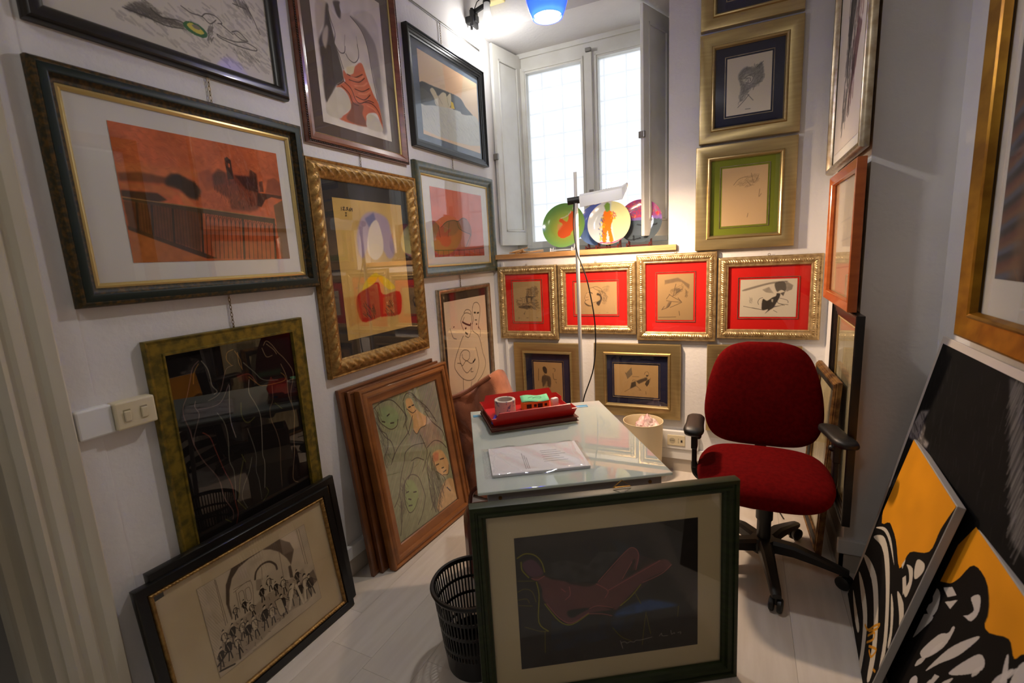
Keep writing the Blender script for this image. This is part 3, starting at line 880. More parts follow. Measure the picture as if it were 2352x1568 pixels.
('S',(66,56,54),0.9,0.006,[743,246,711,303,614,307,544,336,503,299]),
('S',(66,56,54),0.9,0.006,[593,356,633,447,644,514,519,624]),
('S',(66,56,54),0.9,0.006,[6,31,124,7,266,18,370,97,426,177,364,241]),
('S',(66,56,54),0.9,0.006,[54,65,48,120,105,173,185,216,272,211,306,169]),
('S',(66,56,54),0.9,0.006,[2,118,50,193,111,240,92,326,22,381,24,455]),
('S',(66,56,54),0.9,0.006,[27,172,90,251,152,299,166,386,91,449]),
('S',(66,56,54),0.9,0.006,[287,470,325,420,460,403,640,431]),
('S',(66,56,54),0.9,0.006,[380,504,474,504,570,548]),
('S',(66,56,54),0.9,0.006,[287,470,196,563,110,689,21,743]),
('S',(66,56,54),0.9,0.006,[171,666,246,612,341,598,434,643,471,735,487,812]),
('S',(66,56,54),0.9,0.006,[218,638,177,736,203,844,293,845,371,792]),
('S',(66,56,54),0.9,0.006,[662,473,794,451,906,488,986,557]),
('S',(66,56,54),0.9,0.006,[702,520,617,579,593,682,576,814,606,981]),
('S',(66,56,54),0.9,0.006,[729,555,664,657,647,790,613,918]),
('S',(66,56,54),0.9,0.006,[734,686,861,790,737,875,646,986]),
('S',(66,56,54),0.9,0.006,[837,745,929,763,973,698]),
('S',(66,56,54),0.9,0.006,[487,812,395,916,296,970]),
('S',(66,56,54),0.9,0.006,[125,736,81,865,27,955]),
('S',(66,56,54),0.9,0.006,[410,521,351,575,280,614]),
('S',(66,56,54),0.9,0.006,[655,867,542,940]),
('S',(52,44,44),0.9,0.01,[169,114,200,108]),
('S',(52,44,44),0.9,0.01,[88,137,119,148]),
('S',(52,44,44),0.9,0.01,[195,173,238,179]),
('S',(52,44,44),0.9,0.01,[220,699,253,701]),
('S',(52,44,44),0.9,0.01,[324,728,361,736]),
('S',(52,44,44),0.9,0.01,[233,751,263,765]),
('S',(52,44,44),0.9,0.01,[219,798,263,809]),
('S',(52,44,44),0.9,0.01,[839,617,901,625]),
('S',(52,44,44),0.9,0.01,[754,641,799,644]),
('S',(52,44,44),0.9,0.01,[840,689,871,693]),
('S',(52,44,44),0.9,0.01,[856,727,901,725]),
('S',(52,44,44),0.9,0.01,[495,119,526,120]),
('S',(52,44,44),0.9,0.01,[551,117,579,118]),
('S',(52,44,44),0.9,0.01,[864,859,912,903]),
('R',(58,50,50),0.6,120,0.14,0.005,82,12,25,[655,535,733,593,749,700,847,796,628,979,549,924,601,684]),
('R',(58,50,50),0.5,60,0.1,0.005,80,18,26,[14,49,94,41,44,208,110,322,18,469,20,267]),
('R',(70,60,58),0.5,60,0.1,0.005,80,20,27,[144,649,243,620,165,767,43,894]),
('R',(60,50,48),0.5,50,0.09,0.005,45,25,28,[546,20,668,87,864,291,776,207]),
('N',0.05,40,29),
],
'reclining':[
('B',(50,46,42)),
('N',0.06,20,31),
('H',(104,106,100),0.5,80,0.008,0.004,32,[158,215,267,203,385,267,445,172,571,193,434,389,302,382,164,305]),
('H',(46,74,112),0.5,70,0.009,0.004,33,[176,645,291,714,390,653,508,690,590,697,549,834,351,877,165,898]),
('C',(58,98,160),0.75,14,[525,661,586,617,728,587,889,663,728,674,618,686,535,691]),
('H',(70,110,180),0.7,20,0.01,0.005,34,[530,670,728,587,889,663,634,681]),
('H',(44,62,100),0.5,-40,0.009,0.004,35,[497,720,645,707,616,822,528,806]),
('C',(48,70,98),0.4,25,[479,75,667,193,644,325,569,297,540,136]),
('C',(126,76,74),0.92,6,[81,306,149,303,184,331,251,358,312,399,428,411,592,196,640,174,669,231,649,326,567,411,784,287,849,336,806,382,686,447,553,611,526,630,456,594,381,588,268,591,288,650,386,597,499,601,509,627,380,635,286,697,239,664,140,491,134,406,111,334]),
('P',(50,46,42),0.9,6,[573,389,639,256,650,265,633,354]),
('P',(50,46,42),0.8,6,[263,598,381,596,294,635]),
('C',(112,72,88),0.9,8,[35,195,83,166,122,209,144,287,92,301,57,272]),
('H',(160,96,88),0.35,-60,0.01,0.004,36,[134,406,251,358,428,411,592,196,666,230,849,336,553,611,381,588,140,491]),
('S',(190,104,96),0.9,0.006,[428,411,491,475,474,527]),
('S',(190,104,96),0.9,0.006,[280,408,283,470,256,504]),
('S',(190,104,96),0.9,0.006,[149,303,111,326,81,310]),
('S',(190,104,96),0.9,0.006,[439,397,592,196,640,174,666,230,649,341]),
('S',(190,104,96),0.9,0.006,[573,397,628,277]),
('S',(190,104,96),0.9,0.006,[491,475,784,295]),
('S',(190,104,96),0.9,0.006,[849,336,795,396,686,447]),
('S',(190,104,96),0.9,0.006,[386,597,435,582,515,612]),
('S',(190,104,96),0.9,0.006,[380,635,455,649,509,674]),
('S',(190,104,96),0.9,0.006,[155,517,219,637,286,689,380,627]),
('S',(190,104,96),0.9,0.006,[238,416,258,443]),
('S',(176,168,32),0.8,0.008,[12,147,54,121,104,140,138,197,152,273]),
('S',(176,168,32),0.8,0.008,[31,179,33,239,66,300]),
('S',(176,168,32),0.8,0.008,[105,341,116,441,107,648,156,728]),
('S',(176,168,32),0.8,0.008,[144,515,218,661,286,701,380,635]),
('S',(176,168,32),0.8,0.008,[675,461,619,544,559,604]),
('S',(140,134,36),0.6,0.007,[8,317,95,331]),
('S',(140,134,36),0.6,0.007,[4,399,41,382,81,412,98,491]),
('S',(140,134,36),0.6,0.007,[6,460,48,459,62,493]),
('S',(140,134,36),0.6,0.007,[4,501,76,518]),
('S',(140,134,36),0.6,0.007,[32,673,109,719,156,728]),
('S',(140,134,36),0.6,0.007,[138,725,133,892]),
('S',(140,134,36),0.6,0.007,[703,685,688,819,678,940]),
('S',(140,134,36),0.6,0.007,[705,710,727,859]),
('S',(140,134,36),0.6,0.007,[512,770,560,852,615,895]),
('S',(140,134,36),0.6,0.007,[889,671,883,750]),
('S',(140,134,36),0.6,0.007,[642,517,673,609]),
('S',(206,196,176),0.8,0.004,[554,884,560,917,567,947,559,901,581,897,591,909,609,901,631,908,643,896,670,899,735,888]),
('S',(206,196,176),0.8,0.004,[777,889,789,869,795,890,825,894]),
('S',(206,196,176),0.8,0.004,[844,855,848,887,862,878,866,887]),
('S',(206,196,176),0.8,0.004,[884,882,901,879,900,896]),
('P',(22,20,19),0.12,0,[-8,-44,1030,-32,1033,1050,-20,1058]),
],
'village':[
('B',(164,138,98)),
('G',(150,124,82),0.5,0,0,1000,300),
('R',(70,58,48),0.6,130,0.1,0.012,0,90,41,[494,187,800,114,897,209,872,361,482,362]),
('R',(70,58,48),0.7,160,0.09,0.013,10,40,42,[107,448,419,382,867,433,911,670,518,706,156,617]),
('P',(60,50,42),0.8,10,[451,362,827,371,689,419,620,541,471,518]),
('P',(164,138,98),0.8,5,[170,428,309,431,316,536,178,533]),
('P',(164,138,98),0.8,5,[357,401,447,414,455,528,332,536]),
('P',(164,138,98),0.8,4,[524,405,630,407,629,521,530,529]),
('S',(70,58,48),0.9,0.01,[508,198,512,363]),
('S',(70,58,48),0.9,0.01,[645,191,648,366]),
('S',(70,58,48),0.9,0.01,[508,198,645,186]),
('S',(70,58,48),0.9,0.01,[198,471,306,473]),
('S',(70,58,48),0.9,0.01,[401,423,410,517]),
('S',(70,58,48),0.9,0.01,[360,787,373,819,409,746]),
('S',(70,58,48),0.9,0.01,[150,911,197,909]),
('S',(70,58,48),0.9,0.01,[443,908,519,906]),
('S',(70,58,48),0.9,0.01,[806,906,866,902]),
('P',(56,46,40),0.7,12,[156,617,526,592,675,625,489,685,200,659]),
],
'head_study':[
('B',(176,144,102)),
('G',(160,126,86),0.5,400,0,0,0),
('C',(188,154,112),0.7,8,[271,365,388,192,501,166,566,370,518,573,380,689,256,629,235,482]),
('S',(70,58,48),0.9,0.01,[354,191,456,150,535,138,635,212,667,285]),
('S',(70,58,48),0.9,0.01,[259,394,241,496,257,555,244,629,323,718,403,734]),
('S',(70,58,48),0.9,0.01,[270,467,327,454]),
('S',(70,58,48),0.9,0.01,[257,563,337,534]),
('S',(70,58,48),0.9,0.01,[271,365,306,307]),
('S',(70,58,48),0.9,0.01,[518,603,427,646]),
('S',(70,58,48),0.9,0.01,[444,164,534,239,656,285]),
('S',(44,36,32),0.9,0.022,[341,308,408,323,419,353]),
('C',(52,42,38),0.85,8,[544,341,610,371,654,488,630,604,573,735,517,632,609,545,599,429,532,399]),
('C',(60,50,42),0.7,8,[233,629,323,704,403,734,323,748,255,688]),
('R',(70,58,48),0.7,90,0.1,0.008,50,30,43,[567,283,679,257,788,432,719,663,652,663,676,488]),
('R',(70,58,48),0.5,40,0.12,0.006,-30,50,44,[657,170,813,87,812,288,700,315]),
('S',(70,58,48),0.9,0.006,[750,949,795,941]),
('S',(70,58,48),0.9,0.006,[570,956,593,953]),
],
'crouching':[
('B',(152,124,86)),
('G',(172,140,96),0.5,0,1000,0,0),
('P',(112,92,70),0.75,6,[201,131,573,82,890,235,877,337,675,175,574,161,223,212,201,246]),
('H',(90,74,58),0.6,60,0.02,0.006,45,[201,131,573,82,890,235,877,314,675,175,223,212]),
('S',(70,58,48),0.9,0.01,[516,217,488,308,459,422,430,480]),
('S',(70,58,48),0.9,0.01,[327,432,430,491,664,597,635,631,357,723]),
('S',(70,58,48),0.9,0.01,[253,571,401,595,650,608]),
('S',(70,58,48),0.9,0.01,[253,536,342,444]),
('S',(70,58,48),0.9,0.01,[283,722,386,607]),
('S',(70,58,48),0.9,0.01,[118,775,193,699]),
('S',(70,58,48),0.9,0.01,[133,769,313,711,372,630]),
('S',(70,58,48),0.9,0.01,[459,468,619,356,691,334]),
('S',(70,58,48),0.9,0.01,[576,516,664,597]),
('S',(70,58,48),0.9,0.01,[608,804,623,897]),
('S',(70,58,48),0.9,0.01,[28,940,521,933]),
('P',(84,70,56),0.6,8,[488,308,618,310,677,368,518,423]),
('P',(84,70,56),0.6,8,[312,606,401,595,342,688,223,757]),
('R',(70,58,48),0.5,60,0.07,0.008,-50,40,46,[341,352,690,220,720,357,459,491]),
('R',(70,58,48),0.6,20,0.06,0.009,90,30,47,[763,335,849,382,822,495,764,494]),
],
'kneeling':[
('B',(214,204,182)),
('G',(190,180,160),0.5,1000,0,0,1000),
('C',(120,110,98),0.8,5,[74,255,504,96,796,55,815,90,514,138,94,298]),
('C',(74,66,58),0.85,6,[615,113,788,90,812,311,721,281,658,336]),
('P',(134,124,110),0.75,5,[796,55,934,176,911,285,822,339]),
('P',(150,140,126),0.7,8,[397,275,516,208,604,377,464,347]),
('H',(60,52,46),0.5,70,0.014,0.004,48,[796,55,934,176,911,285,822,339]),
('H',(80,72,62),0.5,70,0.014,0.004,49,[397,275,516,208,604,377,464,347]),
('C',(50,44,38),0.92,10,[413,529,489,571,580,488,643,447,659,378,715,392,700,503,649,642,606,754,534,825,461,910,514,797,402,811]),
('P',(212,202,180),0.8,6,[562,530,599,530,593,614,569,600]),
('S',(44,38,34),0.9,0.01,[342,670,326,599,357,514,412,486]),
('S',(44,38,34),0.9,0.01,[230,755,402,811,66,712]),
('S',(44,38,34),0.9,0.01,[659,378,664,531,695,643,860,678]),
('S',(44,38,34),0.9,0.01,[694,309,748,282,804,338]),
('S',(44,38,34),0.9,0.01,[695,643,797,699]),
('S',(44,38,34),0.9,0.01,[709,503,838,560,858,629]),
('S',(44,38,34),0.9,0.01,[608,825,674,880]),
('P',(62,54,48),0.8,6,[714,378,795,338,771,449]),
('P',(90,80,70),0.7,4,[606,754,805,685,623,712]),
('R',(70,62,54),0.5,30,0.08,0.006,80,40,50,[166,484,224,499,227,627,179,612]),
],
'boy':[
('B',(170,134,90)),
('C',(52,44,38),0.9,5,[325,139,399,111,469,174,465,283,392,293,334,231]),
('C',(70,58,48),0.8,8,[292,395,390,339,581,390,582,622,498,642,457,482,356,626,296,627]),
('S',(70,58,48),0.9,0.012,[368,303,402,357]),
('S',(70,58,48),0.9,0.012,[292,395,276,521]),
('S',(70,58,48),0.9,0.012,[688,152,760,169,745,233]),
('S',(70,58,48),0.9,0.012,[682,280,699,424,794,441]),
('S',(70,58,48),0.9,0.012,[768,495,790,530]),
('S',(70,58,48),0.9,0.012,[178,178,157,487]),
('S',(70,58,48),0.9,0.012,[485,392,487,624]),
('R',(60,50,42),0.5,60,0.12,0.01,80,20,51,[304,394,581,390,571,869,287,874]),
],
'figure_kite':[
('B',(180,146,98)),
('P',(120,104,80),0.85,4,[402,80,420,308,309,462,266,295]),
('H',(70,60,50),0.6,45,0.014,0.004,52,[402,80,420,308,309,462,266,295]),
('P',(60,50,42),0.8,6,[508,514,600,445,750,374,764,457,659,526,567,595]),
('P',(54,46,38),0.85,6,[400,563,493,515,506,662,412,733,365,758]),
('P',(54,46,38),0.85,5,[734,500,809,412,792,580,747,667,703,586]),
('S',(70,58,48),0.9,0.009,[699,294,707,232,752,199,788,249,780,331,735,354]),
('S',(70,58,48),0.9,0.009,[238,865,365,758,428,689]),
('S',(70,58,48),0.9,0.009,[491,642,610,782,565,786]),
('S',(70,58,48),0.9,0.009,[416,520,448,475,538,512]),
('S',(70,58,48),0.9,0.009,[705,377,734,500,747,646]),
('S',(70,58,48),0.9,0.009,[800,538,831,391]),
('S',(70,58,48),0.9,0.009,[723,816,729,911]),
('S',(70,58,48),0.9,0.009,[419,372,571,374]),
('P',(52,44,38),0.8,3,[728,303,780,300,765,353,735,344]),
('P',(60,50,42),0.9,2,[252,264,275,257,274,305]),
],
'rose':[
('B',(214,204,180)),
('G',(236,228,208),0.6,0,600,0,1000),
('C',(120,118,114),0.75,14,[254,314,409,192,627,228,778,157,830,430,695,530,510,599,388,754,292,740,321,521]),
('C',(206,198,178),0.8,8,[350,403,443,319,599,369,570,486,414,487]),
('P',(196,188,168),0.7,8,[323,645,480,644,450,738,324,745]),
('R',(84,82,80),0.65,140,0.07,0.01,-40,60,53,[222,308,409,192,809,162,845,457,573,609,388,754,262,835,289,516]),
('S',(84,82,80),0.9,0.01,[397,386,506,342,599,393,539,481,430,464]),
('S',(84,82,80),0.9,0.01,[444,393,522,393,539,445]),
('S',(84,82,80),0.9,0.01,[263,873,419,758,512,673]),
('S',(84,82,80),0.9,0.01,[607,786,480,669]),
('S',(84,82,80),0.9,0.01,[808,150,658,233]),
('S',(84,82,80),0.9,0.01,[438,922,548,925]),
],
'horse_sketch':[
('B',(196,166,124)),
('R',(104,88,70),0.55,70,0.09,0.007,-20,50,54,[279,296,479,183,772,135,805,269,578,351]),
('S',(104,88,70),0.9,0.007,[262,294,379,200,577,167]),
('S',(104,88,70),0.9,0.007,[642,122,708,285,804,165]),
('S',(104,88,70),0.9,0.007,[837,402,822,530,870,483]),
('S',(104,88,70),0.9,0.007,[596,801,580,866]),
('S',(104,88,70),0.9,0.007,[545,243,643,331]),
],
'dark_figure':[
('B',(62,48,50)),
('N',0.1,6,55),
('P',(150,96,60),0.7,3,[-24,545,178,471,213,490,-23,565]),
('P',(96,110,140),0.7,3,[-23,563,192,492,214,510,-22,583]),
('P',(40,34,38),0.7,3,[-22,581,207,512,214,530,-21,601]),
('P',(120,60,48),0.7,3,[-21,600,180,532,215,550,-20,620]),
('P',(150,96,60),0.7,3,[-20,618,195,552,216,570,-19,638]),
('P',(96,110,140),0.7,3,[-19,636,209,572,217,590,-18,656]),
('P',(40,34,38),0.7,3,[-18,654,183,592,218,610,-17,674]),
('P',(120,60,48),0.7,3,[-17,672,197,612,218,630,-16,692]),
('P',(150,96,60),0.7,3,[-16,690,212,632,219,650,-15,710]),
('P',(96,110,140),0.7,3,[-15,708,185,652,220,670,-14,728]),
('P',(40,34,38),0.7,3,[-14,726,200,672,221,690,-13,746]),
('P',(120,60,48),0.7,3,[-13,744,214,692,222,710,-12,764]),
('P',(150,96,60),0.7,3,[-13,762,188,712,222,730,-12,781]),
('P',(96,110,140),0.7,3,[-12,780,202,731,223,749,-11,799]),
('P',(40,34,38),0.7,3,[-11,797,217,751,224,769,-10,817]),
('P',(120,60,48),0.7,3,[-10,815,190,771,225,788,-9,835]),
('P',(150,96,60),0.7,3,[-9,833,205,790,226,808,-8,852]),
('P',(96,110,140),0.7,3,[-8,851,219,810,226,828,-7,870]),
('P',(40,34,38),0.7,3,[-7,868,193,829,227,847,-6,888]),
('P',(120,60,48),0.7,3,[-6,886,207,849,228,867,-5,905]),
('P',(150,96,60),0.7,3,[-5,904,221,868,229,886,-4,923]),
('P',(96,110,140),0.7,3,[-4,921,195,888,230,905,-3,941]),
('P',(40,34,38),0.7,3,[-3,939,209,907,230,925,-2,958]),
('P',(120,60,48),0.7,3,[-2,956,224,927,231,944,-1,976]),
('P',(150,96,60),0.7,3,[-1,974,198,946,232,963,0,993]),
('P',(96,110,140),0.7,3,[0,991,212,965,233,983,1,1010]),
('P',(140,104,70),0.6,20,[237,229,478,182,588,416,387,600,267,1000,133,1000,183,600]),
('P',(48,36,40),0.8,20,[0,0,474,0,345,342,143,471]),
('R',(170,120,70),0.5,120,0.05,0.006,60,40,56,[244,416,1000,229,1000,1000,200,1000]),
],
'ink_wash':[
('B',(214,204,194)),
('P',(70,68,70),0.8,8,[420,-17,660,-17,580,200,460,400,340,567,300,400]),
('P',(90,64,68),0.7,6,[600,400,720,467,580,667,460,767,500,567]),
('R',(52,50,52),0.7,240,0.1,0.018,97,8,57,[300,0,700,0,600,400,520,800,220,900,280,467]),
('R',(110,70,74),0.6,60,0.08,0.016,97,8,58,[540,300,760,300,600,733,400,833]),
],
'faint_plan':[
('B',(226,206,168)),
('S',(150,136,112),0.5,0.012,[300,357,700,329]),
('S',(150,136,112),0.5,0.012,[340,529,900,486]),
('S',(150,136,112),0.5,0.012,[600,214,620,714]),
('S',(150,136,112),0.5,0.012,[200,786,800,743]),
('N',0.03,8,59),
],
'faint_trees':[
('B',(206,196,160)),
('R',(136,128,104),0.5,80,0.3,0.02,88,6,60,[100,214,900,214,900,929,100,929]),
('P',(110,104,84),0.7,6,[300,286,700,257,720,357,320,371]),
('N',0.04,8,61),
],
'night_poster':[
('B',(22,21,21)),
('N',0.1,14,62),
('R',(60,58,58),0.5,260,0.06,0.003,62,12,63,[-75,53,863,4,1117,505,49,954]),
('P',(150,144,142),0.9,4,[-3,315,29,248,107,223,86,271,129,283,140,313,209,316,205,333,104,351,7,357]),
('R',(60,56,56),0.8,30,0.05,0.006,20,20,64,[-3,315,29,248,107,223,86,271,129,283,140,313,209,316,205,333,104,351,7,357]),
('R',(130,126,124),0.7,40,0.05,0.004,100,10,65,[-9,502,84,483,92,572,22,623]),
('P',(84,82,82),0.8,4,[565,5,648,4,958,335,879,332]),
('R',(150,146,144),0.6,90,0.1,0.004,91,4,66,[572,6,650,7,954,331,878,326]),
],
'zebra_rump':[
('B',(22,19,18)),
('C',(226,150,30),1,0,[-238,-19,1022,-23,1000,0,953,125,943,240,718,354,680,461,450,418,225,414,22,456]),
('N',0.04,10,67),
('C',(216,206,190),0.95,1,[30,590,179,512,320,495,520,528,776,627,957,722,1054,827,1025,851,900,738,670,629,416,557,241,547]),
('C',(216,206,190),0.95,1,[-5,545,167,468,355,450,570,488,544,489,341,471,174,486]),
('C',(216,206,190),0.95,1,[-16,736,146,684,401,663,638,716,866,817,960,917,919,952,771,833,560,753,335,715]),
('C',(216,206,190),0.95,1,[35,821,264,802,525,833,698,916,820,1024,781,1057,650,952,480,878,256,852]),
('C',(216,206,190),0.95,1,[76,928,311,928,484,936,489,963,326,965]),
('C',(216,206,190),0.95,1,[725,581,842,597,968,663,1001,714,970,712,905,657]),
('C',(216,206,190),0.95,1,[788,531,931,515,1057,574,1141,655,1184,717,1166,732,1069,638,955,572]),
('C',(216,206,190),0.95,1,[752,403,846,376,917,417,926,483,863,485,875,430,812,406]),
('P',(216,206,190),0.95,1,[775,464,803,435,869,457,877,501]),
('C',(216,206,190),0.95,1,[854,325,952,295,982,323,933,385,878,370]),
('P',(216,206,190),0.95,1,[687,438,705,397,715,411,720,443]),
('C',(216,206,190),0.95,1,[1064,533,1160,546,1232,629,1264,660,1247,674,1167,588]),
('C',(216,206,190),0.95,1,[1102,507,1167,496,1261,560,1314,617,1302,627,1212,553]),
('S',(206,138,28),0.9,0.012,[554,873,635,853,698,787,758,739,745,775,657,845]),
('S',(206,138,28),0.9,0.012,[671,864,739,801,765,823,698,887]),
('S',(206,138,28),0.9,0.012,[752,875,866,817,843,876,779,883]),
('S',(206,138,28),0.9,0.012,[940,881,974,867]),
],
'zebra_head':[
('B',(22,19,18)),
('C',(226,150,30),1,0,[-81,-22,1009,-14,814,114,773,165,688,145,525,215,404,107,219,112,146,224,70,285,-79,312]),
('N',0.04,10,68),
('C',(22,19,18),1,2,[146,224,256,162,226,116,307,138,415,114,506,202,334,309,147,326]),
('C',(206,200,196),0.95,1,[-48,379,46,349,99,401,75,463,-16,470,21,413]),
('P',(206,200,196),0.95,1,[58,317,134,269,204,268,135,320]),
('P',(206,200,196),0.95,1,[135,345,232,274,208,335]),
('C',(206,200,196),0.95,1,[325,205,380,161,430,204,411,260,361,272,391,222]),
('P',(206,200,196),0.95,1,[335,285,390,246,390,270]),
('C',(206,200,196),0.95,1,[-77,616,-2,501,100,450,64,530,-9,642]),
('C',(206,200,196),0.95,1,[139,610,220,462,289,403,300,362,323,362,310,461,209,595]),
('C',(206,200,196),0.95,1,[265,620,354,438,472,298,523,261,448,399,342,522]),
('C',(206,200,196),0.95,1,[445,487,549,324,609,284,641,317,534,427]),
('P',(206,200,196),0.95,1,[329,669,351,571,393,548,360,641]),
('C',(206,200,196),0.95,1,[536,578,587,480,698,377,763,378,655,498,550,627,475,672]),
('C',(206,200,196),0.95,1,[844,351,758,244,729,188,749,188,838,279,875,333]),
('C',(206,200,196),0.95,1,[912,329,830,255,813,175,836,133,887,176,872,222,924,286,974,285,961,336]),
('P',(206,200,196),0.95,1,[840,451,887,362,909,358,886,423]),
('P',(206,200,196),0.95,1,[692,541,741,448,792,409,776,490]),
('C',(206,200,196),0.95,1,[176,758,198,702,243,698,285,778,251,807]),
('P',(206,200,196),0.95,1,[1017,286,1033,334,1019,343,995,290]),
('C',(206,200,196),0.92,1,[368,728,360,687,421,599,424,650,400,695]),
('C',(206,200,196),0.92,1,[453,662,466,601,545,488,526,560,489,621]),
('C',(206,200,196),0.92,1,[489,596,494,560,545,491,536,534,512,571]),
('C',(206,200,196),0.92,1,[616,579,593,546,632,469,651,512,639,550]),
('C',(206,200,196),0.92,1,[726,520,706,491,728,429,747,465,741,497]),
('C',(206,200,196),0.92,1,[718,433,711,408,745,356,750,387,737,414]),
('C',(206,200,196),0.92,1,[850,438,839,407,877,343,885,381,871,414]),
('C',(206,200,196),0.92,1,[932,395,939,362,990,298,978,339,955,372]),
('C',(206,200,196),0.92,1,[152,683,154,648,210,579,203,621,179,657]),
('C',(206,200,196),0.92,1,[232,560,234,521,287,448,281,494,257,533]),
('C',(206,200,196),0.92,1,[736,316,738,271,796,188,788,242,763,286]),
('C',(206,200,196),0.92,1,[764,271,774,230,823,160,809,208,786,246]),
('C',(206,200,196),0.92,1,[1005,351,994,326,1020,273,1030,305,1021,332]),
('C',(206,200,196),0.92,1,[601,380,596,356,630,307,632,336,619,362]),
('C',(206,200,196),0.92,1,[328,691,316,664,339,608,350,641,343,670]),
('C',(206,200,196),0.92,1,[432,568,441,536,493,475,481,513,456,545]),
],
'fallen':[
('B',(222,216,202)),
('R',(160,154,146),0.55,240,0.05,0.014,25,20,71,[222,904,1009,443,982,954,570,992,287,946]),
('C',(120,114,108),0.7,10,[290,865,333,872,392,866,444,866,510,853,539,832,483,821,436,830,395,809,342,802]),
('R',(74,70,66),0.6,150,0.05,0.006,30,40,72,[290,865,392,866,532,853,540,825,437,824,384,765]),
('S',(74,70,66),0.9,0.006,[290,865,372,866,452,873,527,853]),
('S',(74,70,66),0.9,0.006,[395,809,436,836,501,817,532,818]),
('S',(74,70,66),0.9,0.006,[534,722,577,739,629,733,665,757,699,719]),
('S',(74,70,66),0.9,0.006,[629,733,651,705,697,695,729,722,707,734]),
('S',(74,70,66),0.9,0.006,[723,732,782,765]),
('S',(74,70,66),0.9,0.006,[778,751,813,732,854,761,859,773,825,776,789,755]),
('S',(74,70,66),0.9,0.006,[694,804,729,812,794,805,852,783,909,796,901,814,836,825,764,827,702,819,694,804]),
('S',(74,70,66),0.9,0.006,[881,532,909,590,945,687]),
('S',(74,70,66),0.9,0.006,[806,563,878,560]),
('C',(70,120,80),1,1,[532,818,557,795,603,791,638,815,640,845,613,865,571,862,537,844]),
('C',(216,204,96),1,1,[550,815,574,799,619,819,624,838,596,849,557,834]),
('C',(140,134,122),1,1,[571,811,593,799,611,808,606,822,585,825]),
('R',(74,70,66),0.7,40,0.04,0.006,110,20,73,[652,783,679,762,663,859,636,879]),
('R',(74,70,66),0.6,60,0.04,0.004,40,20,74,[766,859,846,833,931,862,867,906]),
('R',(74,70,66),0.7,60,0.06,0.005,60,20,75,[804,531,883,517,907,605,821,566]),
],
'plate_green':[
('B',(120,176,98)),
('D',(206,196,70),0.9,500,520,420),
('D',(222,206,90),0.5,500,520,260),
('C',(240,96,46),0.95,3,[380,380,420,300,480,360,580,400,620,200,700,180,780,360,840,520,700,620,640,720,480,780,360,700,380,560,460,460]),
('P',(244,150,110),0.5,6,[340,440,480,460,400,600,340,580]),
('S',(226,220,196),0.9,0.018,[420,320,580,260,760,60]),
],
'plate_blue':[
('B',(96,112,184)),
('P',(110,140,190),0.9,10,[0,600,1000,550,1000,1000,0,1000]),
('P',(176,132,104),0.8,6,[560,480,720,500,700,700,580,720]),
('S',(226,230,236),0.9,0.02,[560,200,500,260,520,360]),
('S',(226,230,236),0.9,0.02,[660,180,580,280,620,400]),
],
'plate_harlequin':[
('B',(196,206,210)),
('C',(226,226,160),0.9,6,[560,0,1000,0,1000,900,700,960,580,600]),
('C',(236,120,30),1,1,[360,220,520,200,580,400,540,600,620,960,540,980,460,640,440,940,360,920,340,600]),
('R',(60,60,120),0.9,30,0.07,0.018,60,40,81,[240,500,360,240,400,600,360,920,280,880]),
('R',(226,196,40),0.9,24,0.06,0.018,60,60,82,[240,500,360,240,400,600,360,920,280,880]),
('R',(200,50,60),0.9,20,0.05,0.018,30,60,83,[500,200,660,260,620,400,540,440]),
('R',(226,196,40),0.9,14,0.05,0.018,50,60,84,[500,200,660,260,620,400,540,440]),
('C',(112,150,70),1,1,[380,60,460,20,520,80,500,180,440,220,390,160]),
('S',(140,50,110),0.9,0.03,[300,940,600,960,900,840]),
('S',(226,180,40),0.9,0.02,[300,990,620,990,860,900]),
],
'plate_purple':[
('B',(150,74,130)),
('R',(224,60,70),0.85,120,0.05,0.03,60,60,85,[0,0,1000,0,1000,460,0,460]),
('R',(240,170,60),0.85,50,0.05,0.02,60,60,86,[0,0,1000,0,1000,460,0,460]),
('R',(90,140,110),0.8,30,0.05,0.02,60,60,87,[0,0,1000,0,1000,400,0,400]),
('P',(124,110,186),0.8,8,[0,420,1000,380,1000,600,0,600]),
('C',(70,86,92),0.95,4,[0,540,500,460,1000,500,1000,1000,0,1000]),
('S',(30,32,36),0.9,0.03,[120,880,300,920,520,880]),
('S',(30,32,36),0.9,0.03,[360,820,380,920]),
('S',(30,32,36),0.9,0.03,[440,560,640,600,880,580]),
],
}

# ---------------------------------------------------------------- geometry of the room
XL = -1.6                    # left wall plane
AB = R(1.469)                # the back wall is turned a little
TB = Vector((math.cos(AB), math.sin(AB), 0)); MBK = Vector((-math.sin(AB), math.cos(AB), 0))
DB = 3.019                   # distance of the back wall
def bp(u, off, z): return TB * u + MBK * (DB - off) + Vector((0, 0, z))
def back_M(u, z, off=0.0): return frame_of(TB, (0, 0, 1), -MBK, bp(u, off, z))
def left_M(y, z, off=0.0): return frame_of((0, 1, 0), (0, 0, 1), (1, 0, 0), (XL + off, y, z))
def right_M(y, z, X): return frame_of((0, -1, 0), (0, 0, 1), (-1, 0, 0), (X, y, z))
ZC = 3.25                    # ceiling
XN, XR, YP = .415, .66, 2.25 # alcove side wall, right wall, pier face
Y0 = -2.4                    # wall behind the viewer
UW0, UW1, ZW0, ZW1 = -1.512, -.335, 1.435, 2.862   # window niche
WD = .46                     # niche depth

